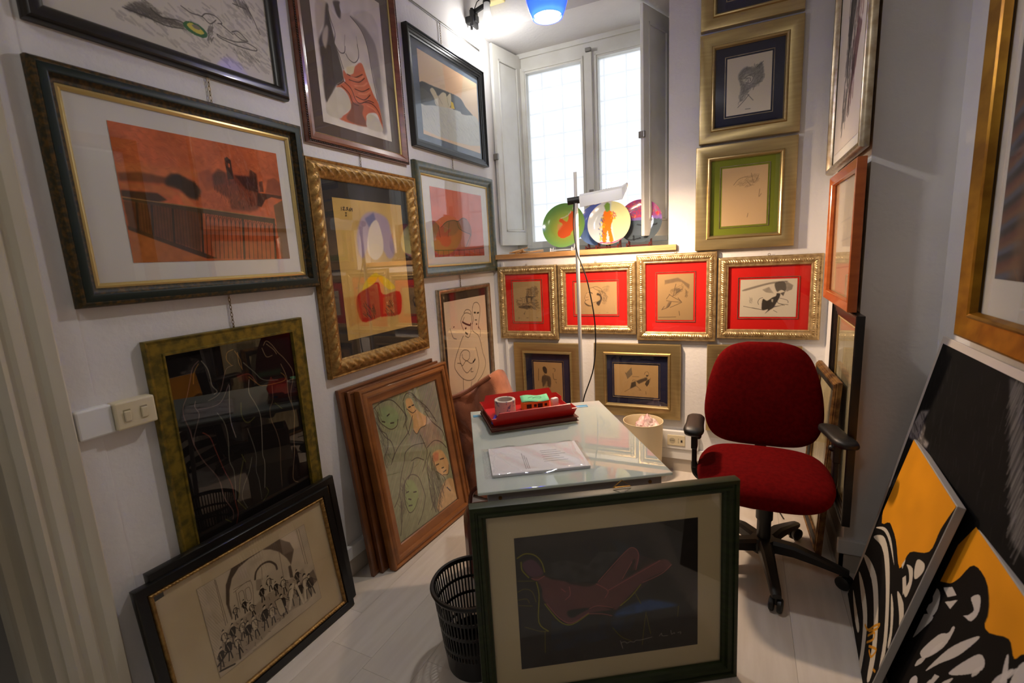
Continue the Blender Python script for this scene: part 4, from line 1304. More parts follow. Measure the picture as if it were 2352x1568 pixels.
M_wall = mat('white_plaster', (226, 224, 222), .85, c2=(218, 215, 212), scale=3, bump=.35, bscale=55, spec=.2)
M_ceil = mat('ceiling_paint', (228, 228, 226), .9, spec=.2)
M_white = mat('white_gloss_paint', (222, 222, 216), .35, c2=(210, 208, 198), scale=5)
M_door = mat('aged_cream_paint', (206, 200, 182), .45, c2=(190, 180, 158), scale=6, stretch=(1, 1, .2))
M_duct = mat('white_plastic', (226, 226, 224), .4)
M_tile = mat('beige_skirting', (190, 180, 166), .45)
M_wood_raw = mat('raw_pine', (206, 160, 104), .6, c2=(178, 128, 76), scale=6, stretch=(1, 8, 8))
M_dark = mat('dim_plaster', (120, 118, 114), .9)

# floor: planks laid along the room
floor = struct('floor', MB().box(-4.6, XR + .3, Y0, 3.2, -.05, -.004), mat('floor_screed', (150, 142, 132), .8), label='pale laminate plank floor')
pl_m = [mat('laminate_%d' % i, c, .38, c2=c2, scale=5, stretch=(6, .6, 1), spec=.4) for i, (c, c2) in enumerate([((216, 208, 198), (206, 197, 186)), ((212, 204, 194), (203, 194, 183)), ((219, 211, 202), (209, 200, 190))])]
rng = random.Random(4)
pw, x = .197, .195 - .197 * 10
while x < XR + .02:
    y = Y0 - rng.uniform(0, 1.2)
    while y < 3.15:
        ya, yb = max(y, Y0), min(y + 1.25, 3.15)
        if yb > ya + .02:
            MB().box(x + .0004, x + pw - .0004, ya + .0004, yb - .0004, -.004, 0).build('plank', pl_m[rng.randrange(3)], floor)
        y += 1.25
    x += pw
struct('ceiling', MB().box(-4.7, XR + .3, Y0, 3.3, ZC, ZC + .1), M_ceil)
# left wall with the doorway (thick wall, opening y -0.47 .. 0.43)
DY0, DY1, DZ = -.47, .43, 2.25
wl = MB()
wl.box(XL - .22, XL, DY1, 3.6, -.05, ZC); wl.box(XL - .22, XL, Y0, DY0, -.05, ZC); wl.box(XL - .22, XL, DY0, DY1, DZ, ZC)
struct('wall_left', wl, M_wall, label='white plaster wall hung with pictures')
# back wall around the window niche
wb = MB()
def bbox(mb, u0, u1, o0, o1, z0, z1):
    p = [bp(u, o, z) for z in (z0, z1) for o in (o1, o0) for u in (u0, u1)]
    return mb.add(p, [(0, 2, 3, 1), (4, 5, 7, 6), (0, 1, 5, 4), (2, 6, 7, 3), (0, 4, 6, 2), (1, 3, 7, 5)])
bbox(wb, UW0 - .1, .62, -.55, 0, 0, ZW0)
bbox(wb, UW1, .62, -.55, 0, ZW0, ZC)
bbox(wb, UW0 - .1, UW1, -.55, 0, ZW1, ZC)
struct('wall_back', wb, M_wall, label='white plaster back wall below and beside the window')
wr = MB(); wr.box(XN, XN + .6, YP, 3.3, 0, ZC); wr.box(XR, XR + .3, Y0, YP + .1, 0, ZC)
struct('wall_right', wr, M_wall, label='white plaster wall with a square pier')
struct('wall_front', MB().box(-4.7, XR + .3, Y0 - .1, Y0, -.05, ZC), mat('darkened_plaster', (116, 106, 94), .9))  # unseen wall, tone darkened to weaken its reflection in the picture glass
# the dim room seen through the doorway
dr = MB(); dr.box(-4.6, XL - .22, 1.3, 1.4, -.05, ZC); dr.box(-4.7, -4.6, Y0, 1.4, -.05, ZC)
struct('wall_hall', dr, M_dark)
# door casing: stepped mouldings on the wall face and lining through the wall
cas = MB()
prof = [(DY1 - .004, 0), (DY1 - .004, .02), (DY1 + .012, .032), (DY1 + .024, .020), (DY1 + .032, .020), (DY1 + .040, .030), (DY1 + .060, .030), (DY1 + .066, .022), (DY1 + .078, .022), (DY1 + .088, .036), (DY1 + .112, .040), (DY1 + .118, .030), (DY1 + .118, 0)]
def casing(sgn, c):
    cas.prism([(XL + d, y if sgn > 0 else c - y) for y, d in prof], 0, DZ + .1)
casing(1, 0); casing(-1, DY0 + DY1)
cas.box(XL, XL + .036, DY0, DY1, DZ, DZ + .1)
cas.box(XL - .24, XL + .002, DY1 - .022, DY1 + .001, 0, DZ); cas.box(XL - .24, XL + .002, DY0 - .001, DY0 + .022, 0, DZ); cas.box(XL - .24, XL + .002, DY0, DY1, DZ - .022, DZ + .001)
cas.box(XL - .14, XL - .10, DY1 - .04, DY1 - .02, 0, DZ - .02); cas.box(XL - .30, XL - .22, DY1 - .02, DY1 + .09, 0, DZ + .08)
struct('door_1', cas, M_door, label='worn cream door casing with stepped mouldings')
struct('trim_1', MB().rbox(XL - .01, XL + .005, DY1 + .118, DY1 + .182, 0, 2.9, .002), M_wall, label='plastered strip beside the door casing')
# skirting and cable duct
def run(nm, boxes, m):
    mb = MB()
    for b in boxes: mb.rbox(*b)
    return struct(nm, mb, m)
run('baseboard_left', [(XL - .005, XL + .012, DY1 + .19, 3.03, 0, .083, .003)], M_tile)
bb = MB(); bbox(bb, UW0, .45, -.005, .012, 0, .083); struct('baseboard_back', bb, M_tile)
br = MB(); br.box(XN - .012, XR, YP - .012, YP + .002, 0, .083); br.box(XN - .012, XN + .002, YP - .012, 3.02, 0, .083); br.box(XR - .012, XR + .002, Y0, YP, 0, .083)
struct('baseboard_right', br, M_tile)
tl = MB(); tl.rbox(XL - .004, XL + .022, DY1 + .19, 3.02, .088, .152, .004)
struct('trim_2', tl, M_duct, label='white cable duct above the skirting')
t3 = MB(); bbox(t3, UW0 + .02, .44, -.004, .022, .088, .152); bbox(t3, -1.452, -1.436, -.004, .018, .15, ZW0 - .05); struct('trim_3', t3, M_duct, label='white cable duct on the back wall')
t4 = MB(); t4.rbox(XN - .022, XN + .13, YP - .022, YP + .004, .088, .152, .004); struct('trim_4', t4, M_duct, label='white cable duct on the pier')

# ---------------------------------------------------------------- window
win = bpy.data.objects.new('window_1', None); COL.objects.link(win); win['kind'] = 'structure'; win['label'] = 'white casement window with frosted panes and inner shutters'
def wbox(name, u0, u1, o0, o1, z0, z1, m, parent):
    mb = MB(); bbox(mb, u0, u1, o0, o1, z0, z1); return mb.build(name, m, parent)
O = -WD
fr = MB()
bbox(fr, UW0, UW1, O - .03, O + .03, 2.765, ZW1); bbox(fr, UW0, UW1, O - .03, O + .03, ZW0, 1.475)
bbox(fr, UW0, -1.43, O - .03, O + .03, 1.475, 2.765); bbox(fr, -.385, UW1, O - .03, O + .03, 1.475, 2.765)
bbox(fr, UW0, UW1, O + .03, O + .045, 2.83, ZW1)
fr.build('window_frame', M_white, win)
for u0, u1 in ((-1.428, -.912), (-.898, -.387)):
    g0, g1 = (-1.378, -.966) if u0 < -1 else (-.846, -.432)
    s = MB()
    bbox(s, u0, g0, O - .02, O + .045, 1.478, 2.762); bbox(s, g1, u1, O - .02, O + .045, 1.478, 2.762)
    bbox(s, g0, g1, O - .02, O + .045, 1.478, 1.525); bbox(s, g0, g1, O - .02, O + .045, 2.722, 2.762)
    for q in (.010,):
        bbox(s, g0 - .018, g0 - .008, O + .045, O + .052, 1.5, 2.75); bbox(s, g1 + .008, g1 + .018, O + .045, O + .052, 1.5, 2.75); bbox(s, g0 - .018, g1 + .018, O + .045, O + .052, 2.735, 2.745)
    sa = s.build('sash', M_white, win)
    wbox('pane', g0 - .006, g1 + .006, O - .004, O + .002, 1.519, 2.728, frosted_mat('frosted_pane', (.95, .97, 1.0), .38, trans=.95, tcol=(1, 1, 1)), sa)
wbox('meeting_stile', -.925, -.885, O + .045, O + .062, 1.48, 2.76, M_white, win)
M_steel = mat('brushed_steel', (150, 148, 144), .35, 1.0)
wbox('bolt_plate', -.918, -.888, O + .062, O + .070, 1.62, 1.86, M_steel, win)
h = MB(); h.tube([bp(-.903, O + .07, 1.775), bp(-.903, O + .11, 1.775)], .008); h.tube([bp(-.975, O + .105, 1.755), bp(-.93, O + .118, 1.775), bp(-.86, O + .112, 1.79)], [.006, .009, .007]); h.build('lever_handle', M_steel, win, True)
h = MB(); h.rbox(-.02, .02, -.012, .012, -.012, .012, .003, Matrix.Translation(bp(-.905, O + .06, 2.775))); h.build('top_catch', M_steel, win)
def shutter(pa, pb, z0, z1, face):
    pa, pb = Vector((*pa, 0)), Vector((*pb, 0)); d = (pb - pa); L = d.length; d.normalize()
    n = Vector((d.y, -d.x, 0)) * face
    Mx = frame_of(d, (0, 0, 1), n, (pa.x, pa.y, z0))
    H = z1 - z0
    mb = MB()
    mb.rbox(0, .065, 0, H, -.011, .011, .003, Mx); mb.rbox(L - .065, L, 0, H, -.011, .011, .003, Mx)
    mb.rbox(.06, L - .06, 0, .10, -.011, .011, .003, Mx); mb.rbox(.06, L - .06, H - .085, H, -.011, .011, .003, Mx)
    sh = mb.build('shutter', M_white, win)
    MB().rbox(.075, L - .075, .112, H - .098, -.007, .007, .005, Mx).build('panel', M_white, sh)
    k = MB()
    for s_ in (1, -1):
        k.box(.062, .074, .10, H - .085, s_ * .004, s_ * .015, Mx); k.box(L - .074, L - .062, .10, H - .085, s_ * .004, s_ * .015, Mx); k.box(.062, L - .062, .10, .112, s_ * .004, s_ * .015, Mx); k.box(.062, L - .062, H - .097, H - .085, s_ * .004, s_ * .015, Mx)
    k.build('panel_moulding', M_white, sh)
    c = MB(); c.rbox(-.012, .006, H * .44, H * .47, -.02, .02, .003, Mx); c.build('catch', M_steel, sh)
shutter((-1.578, 3.085), (-1.512, 3.425), 1.505, 2.845, 1)
shutter((-.585, 3.125), (-.462, 3.445), 1.505, 2.845, -1)
sill = MB(); bbox(sill, UW0, UW1 + .03, -WD + .03, -.02, ZW0 - .03, ZW0 + .004); struct('trim_5', sill, M_white, label='white painted window sill')
st = MB(); bbox(st, UW0 + .005, UW1 + .045, -.022, .022, ZW0 - .028, ZW0 + .004); struct('trim_6', st, M_wood_raw, label='raw wooden strip along the sill edge')
gr = thing('window_grille', 'iron bars crossing outside the frosted window panes', 'grille')
M_iron = mat('grey_iron', (120, 130, 138), .6, .6)
for i in range(8): MB().tube([bp(-1.45 + .155 * i, -WD - .075, 1.40), bp(-1.45 + .155 * i, -WD - .075, 2.9)], .0065, 6).build('bar', M_iron, gr)
for i in range(9): MB().tube([bp(-1.51, -WD - .066, 1.48 + .165 * i), bp(-.33, -WD - .066, 1.48 + .165 * i)], .006, 6).build('bar', M_iron, gr)

# ---------------------------------------------------------------- framed pictures
M_glass = glass_mat('picture_glass')
def ring(mb, w, h, prof, seg=.0, disp=None, closed=True):
    """mitred moulding round a w x h rectangle; prof = [(inset, height)] from the outer back edge to the inner edge"""
    for side in range(4):
        L, T = (w, h) if side % 2 == 0 else (h, w)
        n = max(1, int(L / seg)) if seg else 1
        vs = []
        for i in range(n + 1):
            for t, z in prof:
                a, b = -L / 2 + t, L / 2 - t
                s = a + (b - a) * i / n
                zz = z + (disp(s, t, L) if disp else 0)
                p = (s, -T / 2 + t)
                for _ in range(side): p = (-p[1], p[0])
                vs.append((p[0], p[1], zz))
        m = len(prof)
        mb.add(vs, [(i * m + k, (i + 1) * m + k, (i + 1) * m + k + 1, i * m + k + 1) for i in range(n) for k in range(m - 1)])
    return mb
def moulding(name, w, h, prof, m, parent, seg=0, disp=None, smooth=True, off=(0, 0), angle=30):
    mb = ring(MB(), w, h, prof, seg, disp)
    if off != (0, 0): mb.v = [(x + off[0], y + off[1], z) for x, y, z in mb.v]
    me = bpy.data.meshes.new(name); me.from_pydata(mb.v, [], mb.f)
    bm = bmesh.new(); bm.from_mesh(me); bmesh.ops.remove_doubles(bm, verts=bm.verts[:], dist=1e-5); bm.to_mesh(me); bm.free()
    if smooth: me.shade_smooth(); me.set_sharp_from_angle(angle=R(angle))
    return link(name, me, m, parent)
def art_mesh(name, art, w, h, z, parent, px=260, off=(0, 0), bend=0, obj='print'):
    ny = px; img = paint(art, w / h, ny); ny, nx = img.shape[:2]
    lin = np.where(img <= .04045, img / 12.92, ((img + .055) / 1.055) ** 2.4)
    X, Y = np.meshgrid(np.linspace(-w / 2, w / 2, nx), np.linspace(h / 2, -h / 2, ny))
    co = np.stack([X + off[0], Y + off[1], np.full_like(X, z)], -1).reshape(-1, 3).astype(np.float32)
    idx = np.arange(nx * ny).reshape(ny, nx)
    q = np.stack([idx[1:, :-1], idx[1:, 1:], idx[:-1, 1:], idx[:-1, :-1]], -1).reshape(-1, 4).astype(np.int32)
    me = bpy.data.meshes.new(name)
    me.vertices.add(len(co)); me.vertices.foreach_set('co', co.ravel())
    me.loops.add(q.size); me.loops.foreach_set('vertex_index', q.ravel())
    me.polygons.add(len(q)); me.polygons.foreach_set('loop_start', np.arange(0, q.size, 4, dtype=np.int32))
    me.update(calc_edges=True)
    at = me.color_attributes.new('ink', 'FLOAT_COLOR', 'POINT')
    c4 = np.ones((len(co), 4), np.float32); c4[:, :3] = lin.reshape(-1, 3)
    at.data.foreach_set('color', c4.ravel())
    return link(obj, me, print_mat(), parent)
def chain(parent, x, z0, z1, off, m, depth):
    """links of a hanging chain from the top edge (z0) to z1, in picture coordinates"""
    mb = MB(); n = max(2, int((z1 - z0) / .012))
    for i in range(n):
        z = z0 + (z1 - z0) * (i + .5) / n
        a = 0 if i % 2 else math.pi / 2
        pts = [Vector((x + .0035 * math.cos(t) * math.cos(a), z + .008 * math.sin(t), depth + .0035 * math.cos(t) * math.sin(a))) for t in [2 * math.pi * k / 8 for k in range(9)]]
        mb.tube(pts, .0011, 5, False)
    mb.tube([(x, z0 - .004, depth), (x, z0 + .006, depth)], .003, 6)
    return mb.build('hanging_chain', m, parent)
M_chain = mat('tarnished_brass', (120, 100, 66), .4, .9)
def picture(name, label, M, w, h, rail, prof, m_frame, art, aw, ah, aoff=(0, 0), px=260, cat='picture', group=None, m_mat=None, liner=None, fillet=None, seg=0, disp=None, glass=True, back=True, floor_z=None, chain_to=None, chain_x=0, m_liner=None, fillet_m=None, moff=(0, 0), angle=30, gz=None):
    """M: origin at the centre of the back, x right, y up, z towards the viewer"""
    t = thing(name, label, cat, M, group)
    fo = moulding('frame', w, h, prof, m_frame, t, seg, disp, angle=angle)
    zi = prof[-1][1] if prof[-1][1] > .004 else prof[-2][1]
    iw, ih = w - 2 * rail, h - 2 * rail
    zm = max(.006, zi - .008) if gz is None else gz
    if liner:
        lw = liner
        moulding('liner', iw + .006, ih + .006, [(0, zi - .004), (.002, zi + .003), (lw * .5, zi + .004), (lw, zi - .002), (lw, zm - .003)], m_liner, t)
        iw -= 2 * lw; ih -= 2 * lw
    if m_mat is not None:
        MB().box(-iw / 2 - .004, iw / 2 + .004, -ih / 2 - .004, ih / 2 + .004, zm - .004, zm).build('mat_board', m_mat, t)
    if fillet:
        fw, fh, fx, fy = fillet
        moulding('fillet', fw, fh, [(0, zm), (.001, zm + .003), (.003, zm + .003), (.0045, zm)], fillet_m, t, off=(fx, fy))
    if art:
        art_mesh(art, art, aw, ah, zm + .0012, t, px, aoff)
    if glass:
        MB().box(-iw / 2 - .003, iw / 2 + .003, -ih / 2 - .003, ih / 2 + .003, zm + .0045, zm + .0065).build('glass_pane', M_glass, t)
    if back:
        MB().box(-w / 2 + .004, w / 2 - .004, -h / 2 + .004, h / 2 - .004, .0005, .004).build('backing_board', mat('brown_board', (150, 120, 84), .8), t)
    if chain_to: chain(t, chain_x, h / 2, chain_to - M.translation.z, 0, M_chain, .006)
    return t
def rise(w, d, pts):
    """profile helper: outer back edge, then the given (fraction of width, fraction of depth) points"""
    return [(0, .001)] + [(a * w, b * d) for a, b in pts]

M_blacklac = mat('black_lacquer', (12, 11, 12), .28, coat=.15)
M_blackwood = mat('black_brown_wood', (24, 17, 14), .32, c2=(14, 11, 10), scale=10, stretch=(1, 6, 1), coat=.12)
M_greengold = mat('green_gold_mottle', (40, 38, 22), .5, c2=(90, 64, 22), scale=90, detail=6, contrast=(.42, .66), spec=.3)
M_green = mat('bottle_green', (14, 30, 25), .45, spec=.35)
M_goldline = mat('bright_gold', (206, 180, 116), .32, .65)
M_gold = mat('leaf_gold', (204, 180, 134), .36, .72, c2=(160, 132, 88), scale=40, contrast=(.3, .7))
M_goldold = mat('old_gold', (172, 134, 74), .44, .6, c2=(116, 84, 40), scale=60, contrast=(.3, .7))
M_goldflat = mat('satin_gold', (190, 168, 120), .32, .8, c2=(168, 146, 100), scale=5, stretch=(1, 14, 1), contrast=(.2, .8))
M_copper = mat('copper_gilt', (196, 140, 84), .3, .8)
M_silver = mat('champagne_silver', (190, 176, 152), .3, .85, c2=(160, 140, 112), scale=30)
M_walnut = mat('red_walnut', (128, 70, 42), .35, c2=(104, 54, 30), scale=8, stretch=(1, 6, 1), coat=.4)
M_honey = mat('honey_oak', (146, 90, 42), .4, c2=(120, 70, 30), scale=6, stretch=(1, 2, 1), coat=.2)
M_honeyd = mat('dark_oak', (112, 64, 30), .4, c2=(88, 48, 22), scale=6, stretch=(1, 2, 1), coat=.2)
M_orangewood = mat('orange_cherry', (176, 92, 40), .3, c2=(158, 76, 30), scale=6, stretch=(1, 6, 1), coat=.4)
M_olive = mat('olive_gilt', (128, 108, 34), .42, .45, c2=(84, 76, 26), scale=38, detail=6, contrast=(.4, .62))
M_dgreen = mat('forest_green_wood', (42, 52, 22), .4, c2=(30, 38, 16), scale=10, stretch=(1, 8, 1), spec=.35)
M_matwhite = mat('white_mat', (226, 222, 212), .9, spec=.2)
M_matcream = mat('cream_mat', (206, 188, 146), .9, spec=.2)
M_matblue = mat('navy_mat', (34, 36, 60), .85, spec=.2)
M_matred = mat('red_mat', (206, 28, 22), .85, spec=.2)
M_matgreen = mat('green_mat', (112, 122, 34), .85, spec=.2)
M_matbrown = mat('taupe_mat', (96, 82, 74), .85, spec=.2)
M_matdark = mat('dark_mat', (52, 38, 34), .85, spec=.2)
M_matslate = mat('slate_mat', (112, 126, 142), .85, c2=(98, 112, 128), scale=12, spec=.2)
M_paper = mat('aged_paper', (212, 190, 150), .9, c2=(200, 176, 136), scale=5, spec=.2)
M_black = mat('matt_black', (18, 17, 17), .6)

P_CUSHION = [(0, .55), (.04, .8), (.12, .96), (.25, 1), (.45, .9), (.65, .62), (.85, .45), (.97, .42), (1, .30)]
P_STEP = [(0, .9), (.05, 1), (.16, 1), (.18, .82), (.40, .80), (.44, .70), (.70, .66), (.74, .56), (.96, .50), (1, .30)]
P_FLAT = [(0, .85), (.03, .96), (.10, 1.0), (.74, .62), (.76, .72), (.80, .86), (.86, .90), (.93, .80), (.97, .55), (1, .40)]
P_ROUND = [(0, .5), (.08, .78), (.22, .96), (.4, 1), (.6, .95), (.8, .75), (.94, .5), (1, .3)]

def LP(name, label, y0, y1, z0, z1, rail, pf, depth, m, art, a, **k):
    Mx = left_M((y0 + y1) / 2, (z0 + z1) / 2, .001)
    if k.get('chain_to') is not None and 'chain_y' in k: k['chain_x'] = k.pop('chain_y') - (y0 + y1) / 2
    ay0, ay1, az0, az1 = a
    return picture(name, label, Mx, y1 - y0, z1 - z0, rail, rise(rail, depth, pf), m, art, ay1 - ay0, az1 - az0, ((ay0 + ay1 - y0 - y1) / 2, (az0 + az1 - z0 - z1) / 2), **k)

# A bridge at dusk
LP('framed_landscape', 'wide green and gold framed orange print of a bridge railing and hill town', .609, 1.405, 1.338, 1.961, .052, P_CUSHION, .038, [M_greengold], 'bridge', (.764, 1.296, 1.455, 1.844), px=420, m_mat=M_matwhite, liner=.015, m_liner=M_goldline, chain_to=2.044, chain_y=1.075)
o = moulding('green_band', .796 - .03, .623 - .03, [(0, .0385), (.004, .0393), (.016, .0384), (.020, .0368)], M_green, bpy.data.objects['framed_landscape'])
# B drawing of figures on a beach, cut by the top of the picture
LP('framed_beach_drawing', 'large black framed ink drawing with a green and yellow disc, topmost near the door', .625, 1.377, 2.045, 2.70, .048, P_ROUND, .034, M_blackwood, 'fallen', (.669, 1.333, 2.094, 2.60), px=300, m_mat=mat('ivory_mat', (222, 216, 202), .9), )
# C draped figure
LP('framed_figure_print', 'walnut framed print of a seated figure in draped orange cloth', 1.445, 2.083, 1.915, 2.73, .044, [(0, .7), (.03, .85), (.08, .7), (.20, .7), (.24, .9), (.45, 1), (.8, .72), (.97, .6), (1, .4)], .03, M_walnut, 'draped', (1.548, 1.979, 2.012, 2.635), px=420, m_mat=M_matbrown, liner=.007, m_liner=M_goldline)
bd = MB(); bw_, bh_ = .638, .815
for i in range(int(bw_ / .009)):
    for s in (-1, 1): bd.rbox(-bw_ / 2 + .0045 + i * .009 - .0032, -bw_ / 2 + .0045 + i * .009 + .0032, s * (bh_ / 2 - .006) - .003, s * (bh_ / 2 - .006) + .003, .018, .0265, .0015)
for i in range(int(bh_ / .009)):
    for s in (-1, 1): bd.rbox(s * (bw_ / 2 - .006) - .003, s * (bw_ / 2 - .006) + .003, -bh_ / 2 + .0045 + i * .009 - .0032, -bh_ / 2 + .0045 + i * .009 + .0032, .018, .0265, .0015)
b = bd.build('beading', mat('dark_beading', (48, 28, 20), .35, coat=.3), bpy.data.objects['framed_figure_print']); b['kind'] = 'stuff'
# D sleeper among rocks
LP('framed_ridge_print', 'black framed print of pale figures on a slate ridge, beside the clip lamp', 2.145, 2.942, 2.023, 2.617, .045, P_STEP, .036, M_blacklac, 'ridge', (2.255, 2.885, 2.105, 2.535), px=300, m_mat=M_matslate, chain_to=2.757, chain_y=2.50)
# E ochre abstract in the twisted gold frame
def twist(s, t, L):
    if t < .012 or t > .068: return 0
    k = math.sin(math.pi * (t - .012) / .056)
    e = min(1, max(0, (L / 2 - abs(s) - t) / .012))
    ph = (s * (1 if s < 0 else -1) * 1.0 if False else s) / .048 + (t - .04) / .040
    return k * e * (.0042 * math.sin(2 * math.pi * ph) + .0022 * math.sin(2 * math.pi * (ph * 3 + .3)))
pf_e = [(0, .001), (0, .022), (.004, .028), (.010, .026)] + [(.012 + .056 * i / 12, .024 + .014 * math.sin(math.pi * i / 12)) for i in range(13)] + [(.072, .022), (.078, .018), (.078, .010)]
te = picture('framed_abstract', 'ornate twisted gold framed ochre print with red, yellow and mauve shapes', left_M(1.764, 1.3965, .001), .712, .917, .078, pf_e, M_goldold, 'ochre_abstract', .456, .622, (.0035, -.0005), px=360, m_mat=mat('black_mat', (24, 22, 26), .8), seg=.006, disp=twist, chain_to=1.914, chain_x=-.02, angle=60, gz=.012)
# F rounded rocks
LP('framed_rocks_print', 'green framed print of rounded orange rocks, left of the window', 2.125, 2.985, 1.327, 1.952, .060, P_CUSHION, .036, mat('grey_green_frame', (58, 70, 64), .35, c2=(88, 84, 58), scale=50, coat=.3), 'rocks', (2.268, 2.848, 1.44, 1.832), px=260, m_mat=M_matwhite, liner=.013, m_liner=M_goldline, chain_to=2.022, chain_y=2.53)
# G line drawing
LP('framed_line_drawing', 'slim silver framed line drawing of a mother holding a child', 2.25, 2.872, .40, 1.253, .030, P_ROUND, .026, M_silver, 'line_drawing', (2.315, 2.818, .47, 1.175), px=300, m_mat=M_matdark, chain_to=1.33, chain_y=2.52)
# H chalk figures
LP('framed_chalk_drawing', 'olive gold framed dark picture of three chalk outlined figures', .742, 1.301, .34, 1.224, .054, [(0, .8), (.05, 1), (.12, .92), (.2, .8), (.8, .78), (.84, .92), (.94, .9), (1, .4)], .024, M_olive, 'chalk', (.797, 1.258, .40, 1.175), px=560, chain_to=1.34, chain_y=1.03)

# back wall pictures
def BP_(name, label, u0, u1, z0, z1, rail, prof, m, art, a, **k):
    Mx = back_M((u0 + u1) / 2, (z0 + z1) / 2, .001)
    au0, au1, az0, az1 = a
    return picture(name, label, Mx, u1 - u0, z1 - z0, rail, prof, m, art, au1 - au0, az1 - az0, ((au0 + au1 - u0 - u1) / 2, (az0 + az1 - z0 - z1) / 2), **k)
def fil(u0, u1, z0, z1, a, g=.012):
    return (a[1] - a[0] + 2 * g, a[3] - a[2] + 2 * g, (a[0] + a[1] - u0 - u1) / 2, (a[2] + a[3] - z0 - z1) / 2)
for nm, lab, r, a, mm, art in [
    ('framed_etching', 'broad gold framed picture with a navy mat, topmost of the column right of the window', (-.168, .316, 2.552, 3.11), (-.034, .18, 2.69, 2.97), M_matblue, None),
    ('framed_etching', 'broad gold framed rose etching in a navy mat', (-.170, .317, 1.977, 2.534), (-.034, .18, 2.11, 2.398), M_matblue, 'rose'),
    ('framed_etching', 'broad gold framed sketch in a green mat', (-.184, .314, 1.394, 1.962), (-.047, .18, 1.522, 1.836), M_matgreen, 'horse_sketch'),
    ('framed_etching', 'broad gold framed etching of a standing boy in a navy mat, behind the red tray', (-1.384, -.898, .27, .822), (-1.247, -1.035, .405, .682), M_matblue, 'boy'),
    ('framed_etching', 'broad gold framed etching of a reclining figure with a kite in a navy mat', (-.801, -.258, .348, .832), (-.674, -.394, .478, .691), M_matblue, 'figure_kite'),
    ('framed_etching', 'broad gold framed picture mostly hidden behind the red chair', (-.11, .38, .30, .838), (.02, .25, .44, .70), M_matblue, 'boy')]:
    BP_(nm, lab, *r, .080, rise(.080, .034, P_FLAT), M_goldflat, art, a, px=130, m_mat=mm, fillet=fil(*r, a), fillet_m=M_silver, group='broad gold frames on the back wall')
def leafy(s, t, L):
    if t < .016 or t > .042: return 0
    k = math.sin(math.pi * (t - .016) / .026)
    e = min(1, max(0, (L / 2 - abs(s) - t) / .006))
    q = (s / .062) % 1.0
    big = math.exp(-((q - .5) / .16) ** 2)
    ph = (abs(s) / .0125) + .7 * math.sin(math.pi * (t - .016) / .026)
    return k * e * (.0055 * (.5 + .5 * math.sin(2 * math.pi * ph)) * (1 - .75 * big) + .0055 * big)
pf_r = [(0, .001), (0, .022), (.003, .026), (.012, .030)] + [(.016 + .026 * i / 8, .028 + .005 * math.sin(math.pi * i / 8)) for i in range(9)] + [(.044, .026), (.048, .028), (.052, .026), (.056, .020), (.056, .012)]
for lab, r, a, art in [
    ('ornate gold framed village etching in a red mat, leftmost of the red row', (-1.482, -1.046, .848, 1.355), (-1.372, -1.166, .97, 1.248), 'village'),
    ('ornate gold framed head study in a red mat, behind the lamp pole', (-1.038, -.527, .892, 1.352), (-.925, -.647, 1.02, 1.229), 'head_study'),
    ('ornate gold framed crouching figure in a red mat, tall frame right of the lamp pole', (-.522, -.065, .857, 1.386), (-.397, -.19, .984, 1.264), 'crouching'),
    ('ornate gold framed kneeling figure in a red mat, rightmost of the red row', (-.057, .458, .877, 1.347), (.061, .342, 1.004, 1.217), 'kneeling')]:
    t = BP_('red_matted_etching', lab, *r, .056, pf_r, M_gold, art, a, px=170, m_mat=M_matred, fillet=fil(*r, a, .013), fillet_m=M_silver, seg=.0024, disp=leafy, angle=70, group='red matted etchings in ornate gold frames', gz=.012)
    hk = MB(); hy = (r[3] - r[2]) / 2
    hk.tube([(.006 * math.cos(q), hy + .006 + .006 * math.sin(q), .012) for q in [k * math.pi / 6 for k in range(13)]], .0012, 5, False); hk.build('hanging_ring', M_chain, t)

# alcove side wall
def RP(name, label, y0, y1, z0, z1, rail, pf, depth, m, art, a, X, **k):
    Mx = right_M((y0 + y1) / 2, (z0 + z1) / 2, X)
    ay0, ay1, az0, az1 = a
    return picture(name, label, Mx, y1 - y0, z1 - z0, rail, rise(rail, depth, pf), m, art, ay1 - ay0, az1 - az0, ((y0 + y1 - ay0 - ay1) / 2, (az0 + az1 - z0 - z1) / 2), **k)
RP('framed_ink_wash', 'champagne silver framed ink wash, high in the alcove corner', 2.175, 2.975, 1.735, 2.66, .035, P_ROUND, .034, M_silver, 'ink_wash', (2.225, 2.925, 1.82, 2.61), XN - .022, px=300, m_mat=M_matwhite, glass=False)
RP('framed_plan', 'orange cherry wood framed faint drawing in the alcove corner', 2.185, 2.81, 1.132, 1.705, .042, P_FLAT, .033, M_orangewood, 'faint_plan', (2.235, 2.76, 1.18, 1.655), XN - .022, px=160, m_mat=M_matcream)
RP('framed_trees', 'tall dark framed faint drawing with a gold edge, lowest on the alcove side wall', 2.125, 2.665, .27, 1.125, .055, P_STEP, .030, M_blackwood, 'faint_trees', (2.195, 2.595, .35, 1.045), XN - .004, px=160, m_mat=M_matcream, liner=.01, m_liner=M_goldline)
# right wall picture
RP('framed_dark_figure', 'large gold framed dark figure print, at the right edge of the picture', 1.12, 1.975, 1.085, 2.35, .085, P_FLAT, .045, mat('deep_gold', (176, 128, 36), .36, .7, c2=(136, 92, 22), scale=12), 'dark_figure', (1.25, 1.83, 1.275, 2.25), XR - .001, px=260, m_mat=M_matwhite)

